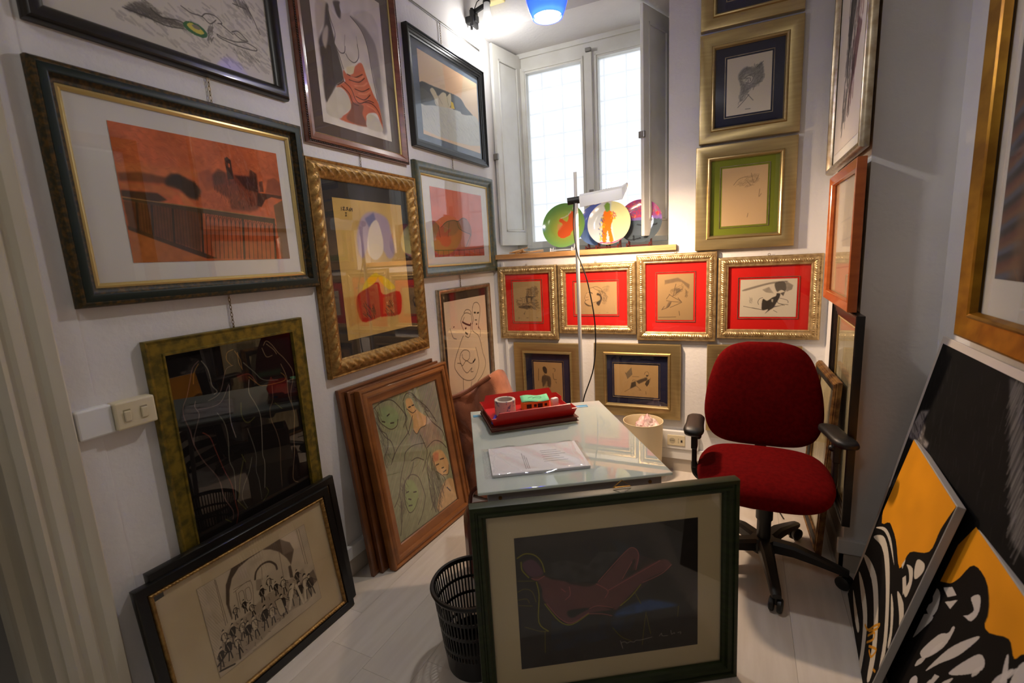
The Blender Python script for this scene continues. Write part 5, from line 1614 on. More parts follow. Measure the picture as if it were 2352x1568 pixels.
# ---------------------------------------------------------------- pictures standing on the floor
def lean_M(x, y, yaw, tilt, h, depth, z0=0.0):
    """matrix for a picture whose front face stands on the floor with its lower edge centred at x, y"""
    t = Vector((math.cos(yaw), math.sin(yaw), 0)); bk = Vector((-math.sin(yaw), math.cos(yaw), 0))
    up = Vector((0, 0, math.cos(tilt))) + bk * math.sin(tilt)
    n = t.cross(up)
    c = Vector((x, y, z0 + depth * math.sin(tilt))) + up * (h / 2) - n * depth
    return frame_of(t, up, n, c)
d = .042
pj_ = rise(.085, d, [(0, .8), (.03, .95), (.10, 1.0), (.18, .9), (.20, .78), (.30, .9), (.42, .95), (.52, .85), (.55, .62), (.80, .45), (.95, .40), (1, .25)])
picture('leaning_women_drawing', 'honey oak framed coloured drawing of women, front of the leaning stack', lean_M(-1.395, 1.819, R(86.4), R(7.4), .864, d), .636, .864, .085, pj_, M_honey, 'women', .462, .690, px=420)
picture('leaning_picture', 'dark oak framed picture directly behind the leaning drawing of women', lean_M(-1.456, 1.800, R(88), R(6.15), .868, .02), .66, .868, .08, rise(.08, .02, P_STEP), M_honeyd, None, 0, 0, m_mat=M_matcream)
picture('leaning_picture', 'dark oak framed picture at the back of the leaning stack, against the wall', lean_M(-1.482, 1.776, R(88.8), R(5.7), .884, .02), .682, .884, .08, rise(.08, .02, P_STEP), M_honeyd, None, 0, 0, m_mat=M_matcream)
d = .026
def rope(s, t, L): return .0016 * math.sin(2 * math.pi * (s / .010 + t / .012)) if .032 < t < .045 else 0
pi_ = [(0, .001), (0, .020), (.003, .026), (.028, .026), (.031, .020)]
def etching(label, Mx, w, h, art, aw, ah, off):
    t = picture('leaning_etching', label, Mx, w, h, .031, pi_, M_blacklac, art, aw, ah, off, px=330, m_mat=M_paper)
    moulding('gold_rope', w - .062 + .002, h - .062 + .002, [(0, .014)] + [(.001 + .014 * i / 6, .018 + .007 * math.sin(math.pi * i / 6)) for i in range(7)] + [(.015, .012)], M_goldold, t, .0028, lambda s, q, L: .0014 * math.sin(2 * math.pi * (s / .010 + q / .012)), angle=60)
    return t
etching('black framed etching of a crowd under arches, standing in front of its twin', lean_M(-1.452, .922, R(88.2), R(8.0), .530, d), .69, .530, 'arches', .402, .312, (.012, .012))
etching('black framed etching half hidden behind the crowd etching', lean_M(-1.487, .968, R(88.4), R(5.4), .552, d), .69, .552, None, 0, 0, (0, 0))
d = .036
tg = picture('leaning_pastel', 'forest green framed dark pastel of a reclining figure, propped before the glass table', lean_M(-.338, 1.277, R(32.3), R(1.2), .695, d), .841, .695, .048, rise(.048, d, [(0, .8), (.04, .96), (.14, 1), (.30, .98), (.34, .84), (.46, .84), (.52, .96), (.70, .90), (.80, .62), (.95, .5), (1, .3)]), M_dgreen, 'reclining', .588, .452, (.002, -.004), px=430, m_mat=M_matcream)
rg = MB(); rg.tube([(-.028 + .05, .352, .008), (.05, .374, .008), (.028 + .05, .352, .008), (-.028 + .05, .352, .008)], .0016, 6); rg.build('hanging_triangle', mat('brass', (190, 150, 70), .3, .9), tg)
# picture leaning in the alcove
d = .03
picture('leaning_gilt_frame', 'gilt edged black framed picture leaning in the alcove behind the red chair', lean_M(.312, 2.545, R(-87.5), R(2.6), .815, d), .448, .815, .055, rise(.055, d, [(0, .5), (.03, .6), (.10, .62), (.12, .8), (.20, .86), (.24, .96), (.34, 1.0), (.38, .9), (.46, .82), (.95, .66), (1, .4)]), mat('gilt_and_black', (150, 112, 62), .4, .5, c2=(92, 60, 34), scale=30), 'faint_trees', .33, .70, px=120, m_mat=M_matcream)
moulding('black_panel', .448 - .05, .815 - .05, [(0, .0255), (.002, .0265), (.026, .0225), (.028, .018)], M_black, bpy.data.objects['leaning_gilt_frame'])
# black poster and zebra canvases against the right wall
def canvas(name, label, Mx, w, h, th, art, px, margin, m_edge, aw=None, ah=None, off=(0, 0), group=None):
    t = thing(name, label, 'canvas' if 'canvas' in label else 'poster', Mx, group)
    MB().rbox(-w / 2, w / 2, -h / 2, h / 2, 0, th, .002).build('stretcher', m_edge, t)
    art_mesh(art, art, aw or w - margin, ah or h - margin, th + .0008, t, px, off)
    return t
canvas('black_poster', 'tall black night poster with a white margin, behind the zebra canvases', lean_M(.44, 1.72, R(-90), R(11.3), 1.07, .008), .90, 1.07, .008, 'night_poster', 330, .05, mat('poster_white', (206, 196, 188), .6))
canvas('zebra_canvas', 'yellow and striped zebra rump canvas leaning on the black poster', lean_M(.392, 1.822, R(-94.1), R(13.0), .702, .02), .514, .702, .02, 'zebra_rump', 420, .006, mat('canvas_grey', (168, 164, 160), .8), group='zebra canvases')
canvas('zebra_canvas', 'yellow zebra head canvas, nearer the viewer and partly behind the zebra rump', lean_M(.408, 1.335, R(-93.5), R(13.0), .66, .02), .514, .66, .02, 'zebra_head', 420, .006, mat('canvas_grey', (168, 164, 160), .8), group='zebra canvases')

# ---------------------------------------------------------------- wall fittings
M_beige = mat('ivory_plastic', (216, 204, 172), .4)
sw = thing('light_switch', 'ivory double rocker light switch on a white box', 'switch', left_M(.68, 1.03))
MB().rbox(-.128, -.046, -.042, .040, -.001, .030, .005).build('junction_box', M_duct, sw)
MB().rbox(-.046, .056, -.040, .040, -.001, .040, .005).build('switch_plate', M_beige, sw)
for xx in (-.018, .024):
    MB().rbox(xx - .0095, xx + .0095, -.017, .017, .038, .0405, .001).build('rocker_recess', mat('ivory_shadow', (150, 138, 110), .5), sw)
    MB().rbox(xx - .008, xx + .008, -.015, .015, .038, .045, .002, Matrix.Rotation(R(4), 4, 'X')).build('rocker', M_beige, sw)
so = thing('power_socket', 'white trunking box with a round power socket behind the table', 'socket', back_M(-.29, .213))
MB().rbox(-.165, .140, -.058, .062, -.001, .030, .004).build('trunking', M_duct, so)
MB().rbox(-.045, .062, -.034, .036, .029, .034, .003).build('socket_plate', M_beige, so)
k = MB(); k.lathe([(.0165, .0345), (.018, .0352), (.0185, .034)], 24); k.lathe([(.0165, .0345), (.0001, .0345)], 24); ok = k.build('socket_face', mat('socket_grey', (176, 166, 140), .5), so); ok.location = (-.015, 0, 0)
k = MB()
for a in (-.0095, 0, .0095): k.lathe([(.0026, .0349), (.0001, .0349)], 10, Matrix.Translation((-.015 + a, 0, 0)))
k.box(.036, .046, -.008, .006, .034, .0352)
for a in (-.012, 0, .012): k.lathe([(.0022, .0349), (.0001, .0349)], 10, Matrix.Translation((.022, a, 0)))
k.build('socket_holes', M_black, so)
# picture rail wire, clip lamp, cream speaker
rw = thing('picture_rail', 'thin grey picture rail along the top of the left wall', 'rail')
MB().rbox(XL + .0005, XL + .006, .62, 2.96, 2.752, 2.764, .0015).build('rail_strip', M_steel, rw)
cl = thing('clip_lamp', 'black clip spotlight with a glowing white bulb at the top of the wall', 'lamp', Matrix.Translation((XL, 2.83, 2.88)))
k = MB(); k.rbox(.001, .075, -.022, .022, -.018, .022, .005); k.rbox(.045, .062, -.035, .035, -.045, .055, .004); k.tube([(.03, 0, -.05), (.03, 0, .06)], .008); k.build('clamp', M_black, cl)
k = MB(); k.rbox(.06, .135, -.009, .009, .015, .040, .004, Matrix.Rotation(R(-14), 4, 'Y')); k.ball((.145, 0, .075), .024); k.build('arm', M_black, cl, True)
k = MB(); k.tube([(.03, .02, .04), (.05, .05, .12), (.11, .03, .13), (.145, 0, .09)], .003, 6); k.build('cord', M_black, cl, True)
k = MB(); k.lathe([(.018, .065), (.022, .02), (.030, -.03), (.036, -.07)], 20, Matrix.Translation((.150, -.01, 0))); k.build('lamp_tube', frosted_mat('opal_tube', (.92, .93, .94), .3, trans=.6), cl, True)
k = MB(); k.ball((.152, -.012, -.095), .036); k.build('bulb', emit_mat('bulb_white', (1, .98, .95), 20), cl, True)
ld = bpy.data.lights.new('clip_bulb', 'POINT'); ld.energy = P_CLAMP; ld.color = (1, .98, .96); ld.shadow_soft_size = .036
lo = bpy.data.objects.new('clip_light', ld); COL.objects.link(lo); lo.location = (.152, -.012, -.14); lo.parent = cl
sp = thing('wall_speaker', 'small cream box with a round slotted grille above the window niche', 'speaker', back_M(-1.385, 3.05))
MB().rbox(-.065, .065, -.05, .05, .001, .06, .01).build('housing', mat('cream_plastic', (222, 206, 150), .45), sp)
k = MB()
for q in (.010, .020, .030): k.lathe([(q, 0), (q + .004, 0), (q + .004, .003), (q, .003)], 24, Matrix.Translation((.02, -.012, .0605)))
k.box(-.05, -.02, -.03, -.024, .0595, .062); k.build('grille', mat('grille_dark', (70, 60, 40), .6), sp)

# pendant lamp
pn = thing('pendant_lamp', 'blue glass pendant lamp with a glowing white opening', 'lamp', Matrix.Translation((-.683, 1.817, 2.283)))
prof = [(.0565, 0), (.066, .022), (.075, .05), (.083, .09), (.086, .13), (.082, .17), (.068, .21), (.045, .24), (.022, .255)]
k = MB(); k.lathe(prof + [(r_ - .003, z_) for r_, z_ in prof[::-1]] + [prof[0]], 40)
k.build('shade', frosted_mat('cobalt_glass', (.07, .13, .90), .04, trans=.8, tcol=(.1, .2, 1)), pn, True)
k = MB(); k.lathe([(.050, .012), (.066, .06), (.074, .11), (.072, .16), (.055, .20), (.02, .22)], 32); k.build('inner_glass', frosted_mat('opal_white', (.95, .95, .95), .15, trans=.6), pn, True)
k = MB(); k.lathe([(.024, .25), (.024, .29), (.012, .30), (.004, .31)], 20); k.tube([(0, 0, .30), (0, 0, ZC - 2.283)], .003, 6); k.build('cord_and_cap', M_steel, pn, True)
k = MB(); k.ball((0, 0, .055), .034); k.build('bulb', emit_mat('bulb_warm', (1, .95, .86), 30), pn, True)
ld = bpy.data.lights.new('pendant_bulb', 'POINT'); ld.energy = P_PENDANT; ld.color = (1, .95, .87); ld.shadow_soft_size = .035
lo = bpy.data.objects.new('pendant_light', ld); COL.objects.link(lo); lo.location = (0, 0, .012); lo.parent = pn
# unseen lamp added on the ceiling behind the viewer as front fill
cs = thing('fill_lamp', 'round white fill lamp added on the ceiling behind the viewer', 'lamp', Matrix.Translation((-.6, -.9, ZC)))
k = MB(); k.lathe([(.17, 0), (.17, -.03), (.15, -.035)], 32); k.build('lamp_base', M_duct, cs, True)
k = MB(); k.lathe([(.15, -.034), (.14, -.06), (.09, -.085), (.0001, -.095)], 32); k.build('diffuser', emit_mat('fill_glow', (1, .94, .86), 5.0), cs, True)
ld = bpy.data.lights.new('fill_bulb', 'POINT'); ld.energy = P_FILL; ld.color = (1, .96, .92); ld.shadow_soft_size = .15
lo = bpy.data.objects.new('fill_light', ld); COL.objects.link(lo); lo.location = (0, 0, -.26); lo.parent = cs

hs = thing('hall_fill_lamp', 'round white fill lamp added in the room beyond the doorway', 'lamp', Matrix.Translation((-3.0, -.2, ZC)))  # unseen lamp added to brighten the dark hall a little
k = MB(); k.lathe([(.13, 0), (.13, -.03), (.11, -.035)], 32); k.build('lamp_base', M_duct, hs, True)
k = MB(); k.lathe([(.11, -.034), (.10, -.06), (.06, -.08), (.0001, -.088)], 32); k.build('diffuser', emit_mat('hall_fill_glow', (1, .96, .9), 2.0), hs, True)
ld = bpy.data.lights.new('hall_fill_bulb', 'POINT'); ld.energy = 2.5; ld.color = (1, .96, .9); ld.shadow_soft_size = .1
lo = bpy.data.objects.new('hall_fill_light', ld); COL.objects.link(lo); lo.location = (0, 0, -.22); lo.parent = hs

# ---------------------------------------------------------------- things on the sill
def plate(art, label, u, off, z, r, tilt, stand, fs=1.0):
    """decorated plate leaning back on a little easel"""
    Mx = back_M(u, z, off) @ Matrix.Rotation(R(-tilt), 4, 'X') @ Matrix.Translation((0, r, 0))
    t = thing('plate', label, 'plate', Mx, 'decorated plates on the sill')
    img = paint(art, 1, 160)
    lin = np.where(img <= .04045, img / 12.92, ((img + .055) / 1.055) ** 2.4)
    nr, na = 40, 96
    vs, cols = [], []
    for i in range(nr + 1):
        q = i / nr
        zz = .004 if q < .62 else .004 + .016 * ((q - .62) / .38) ** 1.5
        for j in range(na):
            a = 2 * math.pi * j / na
            x_, y_ = q * math.cos(a), q * math.sin(a)
            vs.append((r * x_, r * y_, zz))
            cols.append(lin[min(159, int((.5 - .5 * y_) * 159)), min(159, int((.5 + .5 * x_) * 159))])
    fs_ = [(i * na + j, i * na + (j + 1) % na, (i + 1) * na + (j + 1) % na, (i + 1) * na + j) for i in range(nr) for j in range(na)]
    me = bpy.data.meshes.new('plate_face'); me.from_pydata(vs, [], fs_); me.shade_smooth()
    at = me.color_attributes.new('ink', 'FLOAT_COLOR', 'POINT'); c4 = np.ones((len(vs), 4), np.float32); c4[:, :3] = np.array(cols); at.data.foreach_set('color', c4.ravel())
    link('plate_face', me, print_mat('glazed_ink', .12), t)
    k = MB(); k.lathe([(r, .020), (r * .99, .014), (r * .62, -.004), (r * .6, -.010), (r * .56, -.004), (.0001, -.003)], 64); k.build('plate_back', mat('glaze_white', (214, 214, 208), .2), t, True)
    sm = mat('stand_white', (226, 228, 234), .4) if stand == 'white' else mat('stand_mahogany', (92, 26, 18), .3, coat=.4)
    e = thing('plate_stand', ('white plastic' if stand == 'white' else 'dark red wooden') + ' plate stand under the ' + label.split(' plate')[0] + ' plate', 'stand', back_M(u, z - .022, off), 'plate stands on the sill')
    w_ = r * .5
    for s in (-1, 1):
        k = MB()
        k.tube(catmull([(s * w_, .0, .055), (s * w_, .022, .05), (s * w_, .012, .030), (s * w_, .020, -.005), (s * w_, .085, -.032)], 4), .0045, 6)
        k.tube([(s * w_, .0, .055), (s * w_, .004, .0), (s * w_, 0, -.05), (s * w_, .08, -.034)], .0045, 6)
        k.build('foot', sm, e, True)
    k = MB(); k.tube([(-w_, .010, -.004), (w_, .010, -.004)], .004, 6); k.tube([(-w_, .062, -.026), (w_, .062, -.026)], .004, 6); k.build('crossbar', sm, e, True)
zs = ZW0 + .004
plate('plate_green', 'green plate with an orange figure, leftmost on the sill', -1.03, -.10, zs + .022, .150, 12, 'white')
plate('plate_blue', 'blue plate half hidden between the green and harlequin plates', -.815, -.20, zs + .022, .143, 12, 'wood')
plate('plate_harlequin', 'pale plate with a standing harlequin figure', -.72, -.10, zs + .022, .141, 12, 'wood')
plate('plate_purple', 'purple and grey plate beside the shutter', -.535, -.17, zs + .022, .141, 12, 'wood')
rng = random.Random(11)
for i, (u, off, zz, L, a, el, w_, lab) in enumerate([
    (-1.325, -.03, .020, .12, 22, 16, .018, 'long flat wooden strip lying topmost on the heap of wood scraps'), (-1.29, -.02, .006, .09, -20, 0, .022, 'broad wooden offcut under the heap of scraps, nearest the plates'),
    (-1.335, -.045, .010, .075, 60, 20, .008, 'thin pale wooden peg leaning upright in the heap of scraps'), (-1.30, -.012, .007, .07, -50, 12, .008, 'thin wooden peg slanting forward from the heap of scraps'),
    (-1.36, -.02, .005, .08, 10, 0, .010, 'small wooden peg at the left end of the heap of scraps'), (-1.345, -.012, .012, .06, 35, 8, .009, 'small wooden peg lying across the heap front'),
    (-1.315, -.03, .004, .07, -5, 0, .009, 'small wooden peg at the bottom of the heap of scraps'), (-1.20, -.025, .004, .10, 12, 2, .010, 'pale wooden peg lying alone beside the green plate')]):
    Mx = back_M(u, zs + zz, off) @ Matrix.Rotation(R(a), 4, 'Y') @ Matrix.Rotation(R(el), 4, 'Z')
    o = thing('wood_scrap', lab, 'wood scrap', Mx, 'wood scraps on the sill')
    k = MB(); k.rbox(-L / 2, L / 2, 0, .006, -w_ / 2, w_ / 2, .0015); k.build('wood_slip', M_wood_raw, o)
    if w_ < .012:
        k = MB(); k.rbox(-L / 2 + .005, L / 2, .0062, .012, -w_ / 2, w_ / 2, .0015, Matrix.Rotation(R(3), 4, 'Z')); k.build('wood_slip', mat('pale_wood', (222, 190, 146), .6), o)

# ---------------------------------------------------------------- floor lamp
PX, PY = -.818, 2.50
fl = thing('floor_lamp', 'white floor lamp with a boxy halogen head on a thin pole', 'lamp', Matrix.Translation((PX, PY, 0)))
M_lampw = mat('lamp_white', (214, 210, 204), .35)
k = MB(); k.lathe([(.0001, .022), (.10, .020), (.125, .012), (.13, 0), (.0001, 0)], 40); k.build('base', M_lampw, fl, True)
k = MB(); k.tube([(0, 0, .02), (0, 0, 1.68)], .0105, 14); k.tube([(0, 0, 1.68), (0, 0, 1.84)], .0085, 12); k.build('pole', M_lampw, fl, True)
k = MB(); k.tube([(-.043, -.012, 1.692), (.020, .006, 1.698)], .019, 16); k.build('clamp', M_black, fl, True, 40)
hd = MB()
Mh = Matrix.Translation((.012, 0, 1.686)) @ Matrix.Rotation(R(-6), 4, 'Y') @ Matrix.Rotation(R(8), 4, 'Z')
def hpt(x, y, z): return Mh @ Vector((x, y, z))
# trough-shaped head: long shell open towards the back wall
sec = [(-.052, -.035), (-.040, .020), (-.008, .036), (.036, .036), (.050, -.022)]   # (y, z) front lip, front face, top, back lip
vs = []
for x_, sc in ((.015, 1.0), (.235, 1.0), (.262, .55)):
    for y_, z_ in sec: vs.append(hpt(x_, y_ * (1 if sc == 1 else .8), z_ if sc == 1 else z_ * .5 + .03))
hd.add(vs, [(i * 5 + j, (i + 1) * 5 + j, (i + 1) * 5 + j + 1, i * 5 + j + 1) for i in range(2) for j in range(4)] + [(0, 1, 2, 3, 4)])
for o_ in hd.v[:]: pass
head = hd.build('head_shell', M_lampw, fl)
so_ = head.modifiers.new('shell', 'SOLIDIFY'); so_.thickness = .004
k = MB()
for i in range(8): k.box(.085 + .013 * i, .092 + .013 * i, -.004, .030, .0362, .0385, Mh)
k.build('vent_slots', mat('vent_grey', (150, 144, 136), .5), fl)
k = MB(); k.tube([hpt(.05, .010, .012), hpt(.20, .010, .012)], .005, 10); k.build('halogen_tube', emit_mat('halogen', (1, .74, .46), 80), fl, True)
ld = bpy.data.lights.new('halogen', 'AREA'); ld.shape = 'RECTANGLE'; ld.size = .16; ld.size_y = .035; ld.energy = P_HALOGEN; ld.color = (1, .72, .49); ld.spread = R(175)
lo = bpy.data.objects.new('halogen_light', ld); COL.objects.link(lo); lo.parent = fl
dirv = Vector((.34, .40, -.85)).normalized()
lo.matrix_local = Matrix.Translation(hpt(.13, .004, .0)) @ dirv.to_track_quat('-Z', 'X').to_matrix().to_4x4()
k = MB(); k.tube(catmull([(-.005, -.015, 1.69), (-.012, -.014, 1.55), (.004, -.016, 1.42), (.026, -.02, 1.36), (.062, -.02, 1.245), (.095, -.02, 1.02), (.081, -.02, .79), (.018, -.02, .60), (.016, -.02, .50), (.05, -.03, .2), (.10, .0, .02)], 6), .0035, 8); k.build('cord', M_black, fl, True)

# ---------------------------------------------------------------- glass table
TZ = .703
tc_ = [Vector((-.717, 1.144)), Vector((-.187, 1.482)), Vector((-.602, 2.152)), Vector((-1.139, 1.829))]
t1 = (tc_[1] - tc_[0]); TW = t1.length; ang = math.atan2(t1.y, t1.x); TD = (tc_[3] - tc_[0]).length
MT = Matrix.Translation((tc_[0].x, tc_[0].y, 0)) @ Matrix.Rotation(ang, 4, 'Z')    # x along the front edge, y to the back
tb = thing('glass_table', 'frosted glass topped table on a grey metal trestle', 'table', MT)
MB().rbox(0, TW, 0, TD, TZ - .010, TZ, .003).build('glass_top', frosted_mat('sea_glass', (.74, .82, .785), .18, trans=.30, ior=1.6, rough=.0, tcol=(.8, .92, .88)), tb)
M_grey = mat('grey_steel_paint', (128, 130, 136), .45)
for y_ in (.018, TD - .048): MB().rbox(.03, TW - .03, y_, y_ + .030, TZ - .048, TZ - .0105, .003).build('rail', M_grey, tb)
for x_ in (.05, TW - .08): MB().rbox(x_, x_ + .03, .048, TD - .048, TZ - .040, TZ - .0105, .003).build('rail', M_grey, tb)
for y_ in (.050, TD - .080):
    for a, b in ((.06, TW - .12), (TW - .06, .12)):
        k = MB(); v0, v1 = Vector((a, y_ + (.03 if a > b else 0), TZ - .03)), Vector((b, y_ + (.03 if a > b else 0), .012))
        dd = (v1 - v0).normalized(); px_ = dd.cross(Vector((0, 1, 0)))
        k.add([v + px_ * s1 * .016 + Vector((0, 1, 0)) * s2 * .010 for v in (v0, v1) for s1, s2 in ((-1, -1), (1, -1), (1, 1), (-1, 1))], [(0, 1, 2, 3), (4, 5, 6, 7), (0, 1, 5, 4), (1, 2, 6, 5), (2, 3, 7, 6), (3, 0, 4, 7)])
        k.build('leg', M_grey, tb)
for y_ in (.05, TD - .05):
    MB().rbox(.06, TW - .06, y_ - .014, y_ + .014, 0, .012, .003).build('foot_bar', M_grey, tb)
k = MB(); k.tube([(.07, .016, TZ - .032), (.07, .019, TZ - .032)], .006, 10); k.tube([(TW - .07, .016, TZ - .032), (TW - .07, .019, TZ - .032)], .006, 10); k.build('bolts', M_chain, tb)

def on_table(x, y, a, z=TZ): return Matrix.Translation((x, y, z)) @ Matrix.Rotation(R(a), 4, 'Z')
pad = thing('writing_pad', 'cream paper pad lying under the brown notebook', 'pad', on_table(-.842, 1.812, 36))
MB().rbox(-.185, .185, -.12, .078, 0, .010, .002).build('pages', mat('cream_paper', (220, 212, 184), .8), pad)
nb = thing('notebook', 'dark brown leather notebook under the red tray', 'notebook', on_table(-.846, 1.810, 40, TZ + .0102))
MB().rbox(-.19, .19, -.135, .135, 0, .003, .001).build('cover', mat('brown_leather', (84, 34, 24), .35, bump=.2, bscale=200), nb)
MB().rbox(-.187, .184, -.131, .131, .0032, .0145, .001).build('pages', mat('page_brown', (110, 60, 44), .7), nb)
MB().rbox(-.19, .19, -.135, .135, .0147, .018, .001).build('cover', mat('brown_leather', (84, 34, 24), .35), nb)
tr = thing('letter_tray', 'red plastic desk tray holding tape and notes', 'tray', on_table(-.852, 1.816, 41, TZ + .0285))
M_red = mat('red_plastic', (196, 24, 18), .35, coat=.2)
MB().rbox(-.175, .175, -.115, .115, 0, .004, .0015).build('tray_floor', M_red, tr)
def wallpoly(pts, Mx, name='tray_side'):
    MB().prism(pts, 0, .004, Mx).build(name, M_red, tr)
# slanted sides with stepped corners
low, high = .022, .062
for s in (-1, 1):
    Mx = frame_of((1, 0, 0), (0, s * .42, .91), (0, s * -.91, .42), (0, s * .113, .002)) if False else Matrix.Translation((0, s * .113, .002)) @ Matrix.Rotation(R(-s * 22), 4, 'X') @ Matrix.Rotation(R(90), 4, 'X')
    wallpoly([(-.175, 0), (.175, 0), (.187, low + .014), (.165, low + .014), (.155, high), (-.155, high), (-.165, low + .014), (-.187, low + .014)], Mx)
    Mx = Matrix.Translation((s * .173, 0, .002)) @ Matrix.Rotation(R(s * 22), 4, 'Y') @ Matrix.Rotation(R(90), 4, 'Z') @ Matrix.Rotation(R(90), 4, 'X')
    wallpoly([(-.115, 0), (.115, 0), (.127, low + .014), (.06, low + .014), (.05, low), (-.05, low), (-.06, low + .014), (-.127, low + .014)], Mx)
def in_tray(x, y, z, a): return tr.matrix_world @ Matrix.Translation((x, y, z)) @ Matrix.Rotation(R(a), 4, 'Z')
bpy.context.view_layer.update()
tp = thing('patterned_tape', 'roll of pale tape with a speckled blue and red pattern, in the tray', 'tape', in_tray(-.095, .005, .0042, 0))
k = MB(); k.lathe([(.044, 0), (.046, .002), (.046, .066), (.044, .068), (.038, .068), (.038, 0), (.044, 0)], 40); k.build('tape_roll', mat('speckled_tape', (220, 210, 196), .5, c2=(120, 130, 160), scale=70, detail=1, contrast=(.56, .66)), tp, True)
k = MB(); k.lathe([(.0378, .001), (.0378, .067), (.034, .067), (.034, .001), (.0378, .001)], 40); k.build('cardboard_core', mat('grey_card', (206, 200, 192), .8), tp, True)
bx = thing('small_carton', 'small orange and black carton under the green note', 'box', in_tray(.045, .015, .0042, -4))
MB().rbox(-.058, .058, -.035, .035, 0, .046, .002).build('carton', mat('orange_card', (222, 140, 58), .6), bx)
k = MB()
for a in (-.045, .005): k.box(a, a + .022, -.0358, -.0345, .018, .036)
for a in (-.012, .036): k.box(a, a + .012, -.0358, -.0345, .022, .034)
k.build('printed_blocks', mat('print_black', (38, 26, 22), .6), bx)
nt_ = thing('green_note', 'mint green paper note with a scribble lying on the carton', 'note', in_tray(.045, .018, .0505, -10))
k = MB(); gx = [(-.062 + .124 * i / 8, -.04 + .08 * j / 3, .003 * math.sin(i * .9) + .002 * j) for j in range(4) for i in range(9)]
k.add(gx, [(j * 9 + i, j * 9 + i + 1, (j + 1) * 9 + i + 1, (j + 1) * 9 + i) for j in range(3) for i in range(8)])
o = k.build('note_sheet', mat('mint_paper', (128, 214, 164), .8), nt_, True); o.modifiers.new('t', 'SOLIDIFY').thickness = .0015
k = MB(); k.tube(catmull([(-.03, -.004, .0075), (-.012, .012, .008), (0, -.002, .008), (.02, -.012, .0065), (.03, .002, .007), (.008, .008, .008), (-.01, -.01, .007)], 5), .0007, 5); k.build('scribble', mat('ink_line', (50, 60, 50), .6), nt_)
er = thing('white_eraser', 'white eraser lump beside the carton in the tray', 'eraser', in_tray(.135, .005, .0045, 20)); k = MB(); k.rbox(-.018, .018, -.012, .012, 0, .045, .008); k.build('eraser_body', mat('eraser_white', (226, 224, 220), .6), er, True)
bm_ = thing('blue_marker', 'dark blue marker at the near corner of the tray', 'marker', in_tray(-.16, -.06, .012, 70)); k = MB(); k.lathe([(.0001, -.05), (.007, -.05), (.007, .03), (.004, .045), (.0001, .05)], 16, Matrix.Rotation(R(90), 4, 'Y')); k.build('barrel', mat('marker_blue', (40, 50, 160), .3), bm_, True)
ru = thing('blue_ruler', 'translucent blue ruler sticking out both sides beneath the tray', 'ruler', on_table(-.874, 1.913, 33))
MB().rbox(-.27, .27, -.012, .012, 0, .003, .001).build('ruler_strip', mat('blue_acrylic', (60, 160, 214), .12, coat=.5), ru)
k = MB()
for i in range(50): k.box(-.262 + .0107 * i, -.2612 + .0107 * i, .004 if i % 5 else 0, .0118, .003, .0032)
k.build('scale_marks', mat('mark_dark', (24, 70, 110), .6), ru)
pp = thing('paper_sleeve', 'stack of printed papers in a clear plastic sleeve on the table', 'papers', on_table(-.642, 1.432, 32.5))
k = MB(); k.rbox(-.165, .165, -.112, .112, 0, .010, .002); k.build('paper_stack', mat('paper_white', (224, 222, 224), .75), pp)
k = MB()
for i in range(6): k.box(.02, .02 + .085 - .012 * (i % 3), -.045 + .018 * i, -.043 + .018 * i, .010, .0104)
for i in range(3): k.box(-.05 + .006 * i, -.048 + .006 * i, -.09, .04 - .02 * i, .010, .0104)
k.build('printed_lines', mat('print_grey', (150, 148, 152), .8), pp)
random.seed(5)
nx_, ny_ = 22, 16; g = []
for j in range(ny_ + 1):
    for i in range(nx_ + 1):
        x_, y_ = -.19 + .37 * i / nx_, -.125 + .25 * j / ny_
        g.append((x_, y_, .0125 + .0022 * math.sin(i * .9 + j * .6) + random.uniform(0, .0016) if 1 < i < nx_ - 1 and 0 < j < ny_ else .003 + random.uniform(0, .003)))
k = MB(); k.add(g, [(j * (nx_ + 1) + i, j * (nx_ + 1) + i + 1, (j + 1) * (nx_ + 1) + i + 1, (j + 1) * (nx_ + 1) + i) for j in range(ny_) for i in range(nx_)])
o = k.build('plastic_sleeve', glass_mat('clear_film', (.97, .97, .98), 1.45, .04), pp, True, 80)

# things kept under the table
lb = thing('leather_bag', 'reddish brown leather bag on the floor under the table corner', 'bag', MT @ Matrix.Translation((.055, .60, 0)))
k = MB(); k.rbox(-.12, .12, -.08, .08, 0, .33, .05); k.build('bag_body', mat('oxblood_leather', (92, 34, 24), .3, bump=.25, bscale=120, coat=.2), lb, True)
k = MB(); k.tube(catmull([(-.09, -.03, .32), (-.07, -.03, .42), (.02, -.03, .44), (.07, -.03, .32)], 6), .009, 8); k.build('bag_handle', mat('oxblood_leather', (92, 34, 24), .3), lb, True)
wb_ = thing('storage_box', 'white cardboard box with a black label kept under the glass table', 'box', MT @ Matrix.Translation((.295, .45, 0)))
MB().rbox(-.12, .12, -.12, .12, 0, .34, .004).build('box_body', mat('white_card', (206, 200, 188), .75), wb_); MB().rbox(-.125, .125, -.125, .125, .30, .352, .004).build('box_lid', mat('white_card', (206, 200, 188), .75), wb_); MB().rbox(.02, .10, -.1275, -.125, .31, .345, .001).build('box_label', M_black, wb_)
wc = thing('wooden_crate', 'dark wooden crate under the far end of the glass table', 'crate', MT @ Matrix.Translation((.52, .47, 0)))
M_dwood = mat('stained_wood', (92, 56, 34), .5, c2=(70, 40, 24), scale=6, stretch=(1, 6, 6))
for i in range(4):
    z_ = .01 + i * .115
    for s in (-1, 1):
        MB().rbox(-.085, .085, s * .105 - .006, s * .105 + .006, z_, z_ + .10, .002).build('slat', M_dwood, wc); MB().rbox(s * .079 - .006, s * .079 + .006, -.098, .098, z_, z_ + .10, .002).build('slat', M_dwood, wc)
